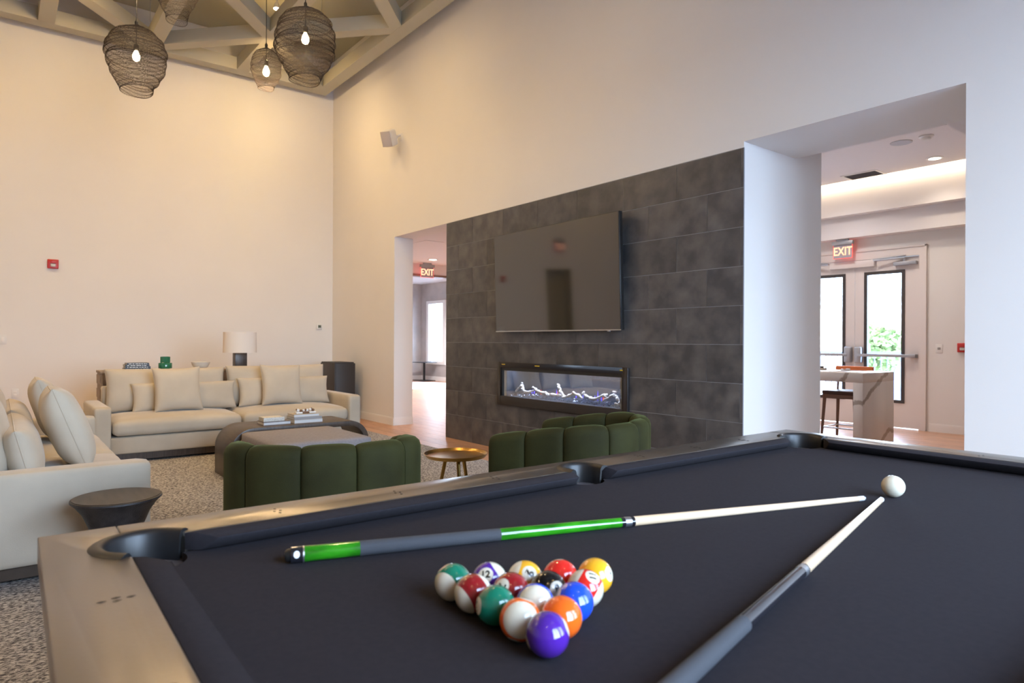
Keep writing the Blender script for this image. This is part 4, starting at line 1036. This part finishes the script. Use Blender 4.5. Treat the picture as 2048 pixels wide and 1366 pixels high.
# world helper for table-local points
def TW(u, v, z): return Matrix.Rotation(-.0144, 3, 'Z') @ Vector((u, v, 0))+Vector((4.989, -4.435, z))

# ---- balls
BR = .028575
def ball_mat(name, col, striped, cue=False):
    m = bpy.data.materials.new(name); m.use_nodes = True; t = m.node_tree; b = t.nodes['Principled BSDF']
    b.inputs['Roughness'].default_value = .06; b.inputs['Coat Weight'].default_value = .6; b.inputs['Coat Roughness'].default_value = .02
    ivory = (.72, .66, .52, 1)
    if cue: b.inputs['Base Color'].default_value = ivory; return m
    co = t.nodes.new('ShaderNodeTexCoord'); sp = t.nodes.new('ShaderNodeSeparateXYZ'); t.links.new(co.outputs['Object'], sp.inputs[0])
    def mth(op, a, b=None, v=None):
        n = t.nodes.new('ShaderNodeMath'); n.operation = op; t.links.new(a, n.inputs[0])
        if b is not None: t.links.new(b, n.inputs[1])
        if v is not None: n.inputs[1].default_value = v
        return n.outputs[0]
    ax = mth('ABSOLUTE', sp.outputs['X']); disc = mth('GREATER_THAN', ax, v=BR*.905)
    fac = disc
    if striped:
        az = mth('ABSOLUTE', sp.outputs['Z']); cap = mth('GREATER_THAN', az, v=BR*.56); fac = mth('MAXIMUM', disc, cap)
    mx = t.nodes.new('ShaderNodeMix'); mx.data_type = 'RGBA'; mx.inputs['A'].default_value = (*col, 1); mx.inputs['B'].default_value = ivory
    t.links.new(fac, mx.inputs['Factor']); t.links.new(mx.outputs['Result'], b.inputs['Base Color'])
    return m
COLS = {1: ('yellow', (.85, .42, .02)), 2: ('blue', (.012, .07, .60)), 3: ('red', (.72, .022, .015)), 4: ('purple', (.075, .018, .30)), 5: ('orange', (.85, .13, .012)), 6: ('green', (.003, .17, .095)), 7: ('maroon', (.28, .010, .014)), 8: ('black', (.006, .006, .007))}
bm = bmesh.new(); bmesh.ops.create_uvsphere(bm, u_segments=40, v_segments=24, radius=BR); ball_me0 = bpy.data.meshes.new('ball'); bm.to_mesh(ball_me0); bm.free()
for p in ball_me0.polygons: p.use_smooth = True
M['digit'] = mat('ball_number_ink', (.01, .01, .01), .2)
def digit_mesh(n):
    txt = str(n); me = text_mesh(txt, .0175 if n < 10 else .0150, 0, .0006)
    if n in (6, 9):
        m2 = bmesh.new(); m2.from_mesh(me); vs = [m2.verts.new(v) for v in ((-.004, -.0068, 0), (.004, -.0068, 0), (.004, -.0058, 0), (-.004, -.0058, 0))]; m2.faces.new(vs); m2.to_mesh(me); m2.free()
    m2 = bmesh.new(); m2.from_mesh(me)
    bmesh.ops.triangulate(m2, faces=m2.faces)
    bmesh.ops.subdivide_edges(m2, edges=[e for e in m2.edges if e.calc_length() > .003], cuts=1)
    for v in m2.verts:
        x, y = v.co.x, v.co.y; R_ = BR*1.0035; q = max(0, R_*R_-x*x-y*y); v.co = Vector((math.sqrt(q), x, y))
    m2.to_mesh(me); m2.free(); return me
dig_cache = {}
def ball(n, loc, nd, ax, label, spin=0.0):
    """nd: direction of the number spot, ax: stripe axis (both in camera-facing frame of this ball: right, up, towards camera)"""
    C0 = Vector((6.511, -4.494, 1.229)); to = (C0-Vector(loc)).normalized(); right = Vector((0, 0, 1)).cross(to).normalized(); up = to.cross(right)
    def wv(a): return (right*a[0]+up*a[1]+to*a[2]).normalized()
    X = wv(nd); Z = wv(ax); X = (X-Z*X.dot(Z)).normalized(); Y = Z.cross(X)
    D = up*math.cos(math.radians(spin))-right*math.sin(math.radians(spin)); th_ = math.atan2(-D.dot(Y), D.dot(Z))
    cname, c_ = COLS[n if n <= 8 else n-8]
    me = ball_me0.copy(); me.materials.clear(); me.materials.append(ball_mat('ball_%s_%s' % (cname, 'striped' if n > 8 else 'solid'), c_, n > 8))
    o = bpy.data.objects.new('billiard_ball', me); COL.objects.link(o); tag(o, label, 'ball', 'racked billiard balls')
    Rm = Matrix((X, Y, Z)).transposed(); o.matrix_world = Matrix.Translation(loc) @ Rm.to_4x4()
    if n not in dig_cache: dig_cache[n] = digit_mesh(n); dig_cache[n].materials.append(M['digit'])
    for s in (0, 180):
        d = bpy.data.objects.new('number', dig_cache[n]); COL.objects.link(d); d.parent = o
        d.rotation_euler = (Matrix.Rotation(math.radians(s), 3, 'Z') @ Matrix.Rotation(th_, 3, 'X')).to_euler()
    return o
s_ = 2*BR+.0003; bu, bv = .876, .515
def bp_(row, k):   # row 0 = row of five at the front (towards -v), k from right to left
    return TW(bu-k*s_-row*s_/2, bv+row*s_*math.sqrt(3)/2, CLZ+BR)
RACK = [(0, 0, 4, (.93, .36, .05), (0, .2, -1), 'solid purple ball at the nearest tip of the rack'),
        (0, 1, 13, (.3, .95, .02), (.05, -.05, 1), 'orange striped ball showing its white side, beside the purple tip ball'),
        (0, 2, 6, (-.93, .05, .33), (0, 1, 0), 'solid green ball with its number at the left rim of the rack'),
        (0, 3, 15, (-.55, .83, 0), (.78, .52, -.30), 'maroon striped ball in the front row left of the green ball'),
        (0, 4, 14, (-.56, .83, 0), (-.62, -.42, .64), 'green striped ball at the left corner of the rack'),
        (1, 0, 5, (-.95, .1, .2), (0, 1, 0), 'solid orange ball right behind the purple tip ball'),
        (1, 1, 10, (-.98, -.1, .1), (.02, .12, .99), 'blue striped ball with its white side up in the middle of the rack'),
        (1, 2, 7, (-.50, .28, .80), (.5, .85, .02), 'solid maroon ball with a tilted number 7 in the middle of the rack'),
        (1, 3, 12, (-.25, .28, .92), (.80, .55, .0), 'purple striped ball with number 12 in the back row'),
        (2, 0, 2, (-.78, .52, .25), (.3, .9, 0), 'solid blue ball at the right side of the rack'),
        (2, 1, 8, (.48, .12, .85), (-.1, 1, 0), 'black eight ball in the centre of the rack'),
        (2, 2, 9, (.25, .32, .90), (-.85, .35, .12), 'yellow striped ball with number 9 in the back row'),
        (3, 0, 11, (.42, .62, .62), (-.82, .50, .05), 'red striped ball with number 11 at the right side of the rack'),
        (3, 1, 3, (.1, -.98, .12), (1, 0.1, 0), 'solid red ball in the back row of the rack'),
        (4, 0, 1, (.80, .34, .48), (-.2, 1, 0), 'solid yellow ball at the far right corner of the rack')]
SPIN = {7: -115, 8: 25, 9: -120, 11: 100, 12: 3, 1: 20, 2: 20}
for r, k, n, nd, ax, lab in RACK: 
    o = ball(n, bp_(r, k), nd, ax, lab, SPIN.get(n, 0))
me = ball_me0.copy(); me.materials.clear(); me.materials.append(ball_mat('cue_ball_ivory', (1, 1, 1), False, True))
cb_ = bpy.data.objects.new('cue_ball', me); COL.objects.link(cb_); cb_.location = (5.771, -2.631, CLZ+BR+.0005); tag(cb_, 'ivory cue ball alone on the cloth beyond the cue tips', 'ball')

# ---- cues
M['cuegreen'] = mat('green_stained_maple', (.008, .11, .004), .12, col2=(.035, .33, .010), nscale=28, ndetail=5, coat=.8, stretch=(1, 1, .35))
M['cueblk'] = mat('black_cue_gloss', (.012, .012, .016), .08, coat=1.0)
M['wrap'] = mat('grey_linen_wrap', (.050, .052, .060), .8, bump=.3, bscale=700)
M['shaft'] = mat('maple_shaft', (.72, .52, .33), .25, col2=(.80, .62, .44), nscale=20, stretch=(1, 1, .1), coat=.4)
M['ferrule'] = mat('white_ferrule', (.78, .77, .76), .3)
M['inlay'] = mat('pearl_inlay', (.22, .24, .28), .15, .5)
def cue(p_butt, p_tip, segs, label):
    """segs: [(name, material, d0, d1)] distances from the butt; radius tapers"""
    a = Vector(p_butt); b = Vector(p_tip); L = (b-a).length
    t = thing('pool_cue', a, label, 'cue'); q = (b-a).normalized().to_track_quat('Z', 'Y'); t.rotation_euler = q.to_euler()
    def rad(d): return .0148-(.0148-.0105)*min(1, d/.75) if d < .75 else .0105-(.0105-.0064)*min(1, (d-.75)/(L-.75))
    for (nm, mt, d0, d1, dr) in segs:
        prof = []
        n = max(2, int((d1-d0)/.08)+1)
        for k in range(n+1): d = d0+(d1-d0)*k/n; prof.append((rad(d)+dr, d))
        if nm == 'bumper': prof = [(.008, d0), (.0115, d0+.004), (.0125, d1)]
        if nm == 'tip': prof = [(rad(d0), d0), (rad(d0), d1-.003), (rad(d0)*.6, d1)]
        MB().lathe(prof, 24).obj(nm, M[mt], t, smooth='auto')
    return t
c1a = TW(.322, .358, CLZ+.0150); c1b = TW(.729, 1.715, CLZ+.0066)
c1 = cue(c1a, c1b, [('bumper', 'black', 0, .010, 0), ('butt_cap', 'cueblk', .010, .031, 0), ('trim_ring', 'steel', .031, .034, .0001), ('butt_sleeve', 'cuegreen', .034, .134, 0), ('wrap', 'wrap', .134, .416, .0002), ('forearm', 'cuegreen', .416, .697, 0),
               ('joint_collar', 'cueblk', .697, .706, .0002), ('joint_ring', 'steel', .706, .722, .0002), ('joint_collar', 'cueblk', .722, .730, .0002), ('shaft', 'shaft', .730, 1.392, 0), ('ferrule', 'ferrule', 1.392, 1.411, 0), ('tip', 'inlay', 1.411, 1.417, 0)], 'pool cue with bright green butt lying across the cloth behind the rack')
lg = MB(); me = MB().lathe([(.0058, 0), (.0058, .0008), (.004, .001)], 20).mesh('maker_badge')
lo_ = link('maker_badge', me, M['ferrule'], c1); 
# badge sits on the side of the butt cap that faces the camera
qi = c1.rotation_euler.to_matrix().inverted(); dl = qi @ (Vector((6.511, -4.494, 1.229))-c1a); dl.z = 0; dl.normalize()
lo_.location = dl*.0143+Vector((0, 0, .020)); lo_.rotation_euler = dl.to_track_quat('Z', 'Y').to_euler(); lo_.scale = (1.15, .95, 1)
c2t = TW(.760, 1.740, CLZ+.0066); c2d = TW(1.035, .581, CLZ+.0140)
dirn = (Vector(c2d)-Vector(c2t)).normalized(); c2b = Vector(c2t)+dirn*1.47; c2b.z = CLZ+.0150; 
Lc = (c2b-Vector(c2t)).length
cue(c2b, c2t, [('bumper', 'black', 0, .010, 0), ('butt_cap', 'cueblk', .010, .06, 0), ('butt_sleeve', 'cueblk', .06, .17, 0), ('wrap', 'wrap', .17, Lc-.985, .0002), ('forearm', 'cueblk', Lc-.985, Lc-.712, 0), ('joint_ring', 'steel', Lc-.712, Lc-.694, .0002), ('joint_collar', 'cueblk', Lc-.694, Lc-.690, .0003),
               ('shaft', 'shaft', Lc-.690, Lc-.022, 0), ('ferrule', 'ferrule', Lc-.022, Lc-.006, 0), ('tip', 'inlay', Lc-.006, Lc, 0)], 'pool cue with black butt and grey wrap running out of the bottom edge')

# ================================================================== KITCHEN FURNITURE
mt_ = thing('marble_table', (2.45, 3.085, 0), 'waterfall table in veined pale quartz in the kitchen', 'table')
def slab(x0, x1, y0, y1, z0, z1, nm): return MB().box(x0, x1, y0, y1, z0, z1).obj(nm, M['marble'], mt_, bevel=.002, seg=1)
slab(-1.0, .90, -.385, .385, .80, .90, 'top'); slab(.80, .90, -.385, .385, 0, .80, 'end_panel'); slab(-1.0, -.90, -.385, .385, 0, .80, 'end_panel')

def bar_stool(loc, rz, label):
    t = thing('bar_stool', loc, label, 'stool', rz, group='orange back bar stools')
    MB().box(-.20, .20, -.20, .20, .60, .645).obj('seat', M['stoolseat'], t, bevel=.012, seg=3)
    MB().box(-.20, .20, -.19, .19, .555, .60).obj('apron', M['stoolwood'], t)
    for x in (-1, 1):
        for y in (-1, 1): MB().tube((x*.175, y*.17, .60), (x*.205, y*.20, 0), .022, .014, 8).obj('leg', M['stoolwood'], t)
    for x in (-1, 1): MB().tube((x*.185, .17, .60), (x*.19, .215, .86), .014).obj('back_post', M['stoolwood'], t)
    MB().box(-.225, .225, .195, .235, .80, .935).obj('backrest', M['orange'], t, bevel=.012, seg=3)
    for x in (-1, 1): MB().tube((x*.19, -.19, .20), (x*.19, .19, .20), .008).obj('footrest', M['steel'], t)
    MB().tube((-.19, -.19, .20), (.19, -.19, .20), .008).tube((-.19, .19, .20), (.19, .19, .20), .008).obj('footrest', M['steel'], t)
bar_stool((2.75, 3.62, 0), 0, 'bar stool with orange back behind the marble table')
bar_stool((2.10, 3.62, 0), 0, 'second bar stool with orange back, further left behind the marble table')
bx_ = thing('table_caddy', (2.60, 3.28, .90), 'small tan and dark box on the marble table by the wall edge', 'box')
MB().box(-.10, .06, -.05, .05, 0, .022).obj('tray', M['booktan'], bx_, bevel=.002); MB().box(-.10, .03, -.035, .035, .022, .045).obj('lid', M['bookdark'], bx_, bevel=.002)
for k, (x, y) in enumerate(((2.86, 3.30), (2.90, 3.34))):
    o_ = MB().box(-.02, .02, -.018, .018, 0, .016+.006*k).obj('sugar_dish', M['ferrule'], bevel=.003, label=('smaller' if k == 0 else 'taller')+' white dish on the marble table in front of the orange backrest', cat='dish'); o_.location = (x, y, .90)

# lobby table
lt = thing('pedestal_table', (-10.85, 5.72, 0), 'small black pedestal table under the lobby window', 'table')
MB().box(-.33, .33, -.25, .25, .555, .572).obj('tabletop', M['bmetal'], lt); MB().tube((0, 0, .02), (0, 0, .555), .035, n=14).obj('post', M['bmetal'], lt); MB().box(-.30, .30, -.22, .22, 0, .022).obj('foot_plate', M['bmetal'], lt)

# ================================================================== OUTDOORS
MB().box(-30, 40, 6.2, 60, -.30, -.12).box(8.5, 60, -40, 6.2, -.30, -.12).obj('ground', M['concrete'], kind='structure')
rl = thing('balcony_railing', (2.3, 8.8, -.12), 'dark metal balcony railing outside the double door', 'railing')
MB().box(-6, 6, -.02, .02, 1.13, 1.17).obj('top_rail', M['rail_out'], rl); MB().box(-6, 6, -.015, .015, .12, .15).obj('bottom_rail', M['rail_out'], rl)
for k in range(5):
    o_ = MB().box(-.04, .04, -.04, .04, 0, 1.22).obj('post', M['rail_out'], rl); o_.location = (-5.9+k*2.7, 0, 0)
bal = MB().box(-.009, .009, -.009, .009, .15, 1.13).mesh('baluster'); bal.materials.append(M['rail_out'])
for k in range(100):
    o_ = bpy.data.objects.new('baluster', bal); COL.objects.link(o_); o_.parent = rl; o_.location = (-5.9+k*.118, 0, 0)
def tree(x, y, h, r, seed, label):
    t = thing('leafy_tree', (x, y, -.2), label, 'tree', group='trees beyond the railing'); rnd = random.Random(seed)
    MB().tube((0, 0, 0), (0, 0, h*.6), .12, .06).obj('trunk', M['bark'], t)
    m_ = MB()
    for k in range(2600):
        v = Vector((rnd.gauss(0, 1), rnd.gauss(0, 1), rnd.gauss(0, 1))).normalized()*r*(rnd.random()**.4)
        lump = .7+.6*abs(mnoise.noise(v*1.3+Vector((seed, 0, 0)))); v *= lump; c = Vector((v.x, v.y, h*.62+v.z*.9))
        a = Vector((rnd.gauss(0, 1), rnd.gauss(0, 1), rnd.gauss(0, 1))).normalized(); b = a.orthogonal(); s = rnd.uniform(.05, .11)
        m_.add([c-a*s, c+b*s*.5, c+a*s, c-b*s*.5], [(0, 1, 2, 3)])
    m_.obj('foliage', M['leaf'], t)
tree(1.2, 13.0, 2.6, 1.05, 1, 'bushy green tree behind the railing in the left part of the door glass')
tree(3.4, 14.0, 2.2, .85, 2, 'smaller green tree behind the railing near the hinge side of the glass')
tree(-1.5, 14.5, 2.2, .9, 3, 'green tree beyond the railing seen through the left door leaf')
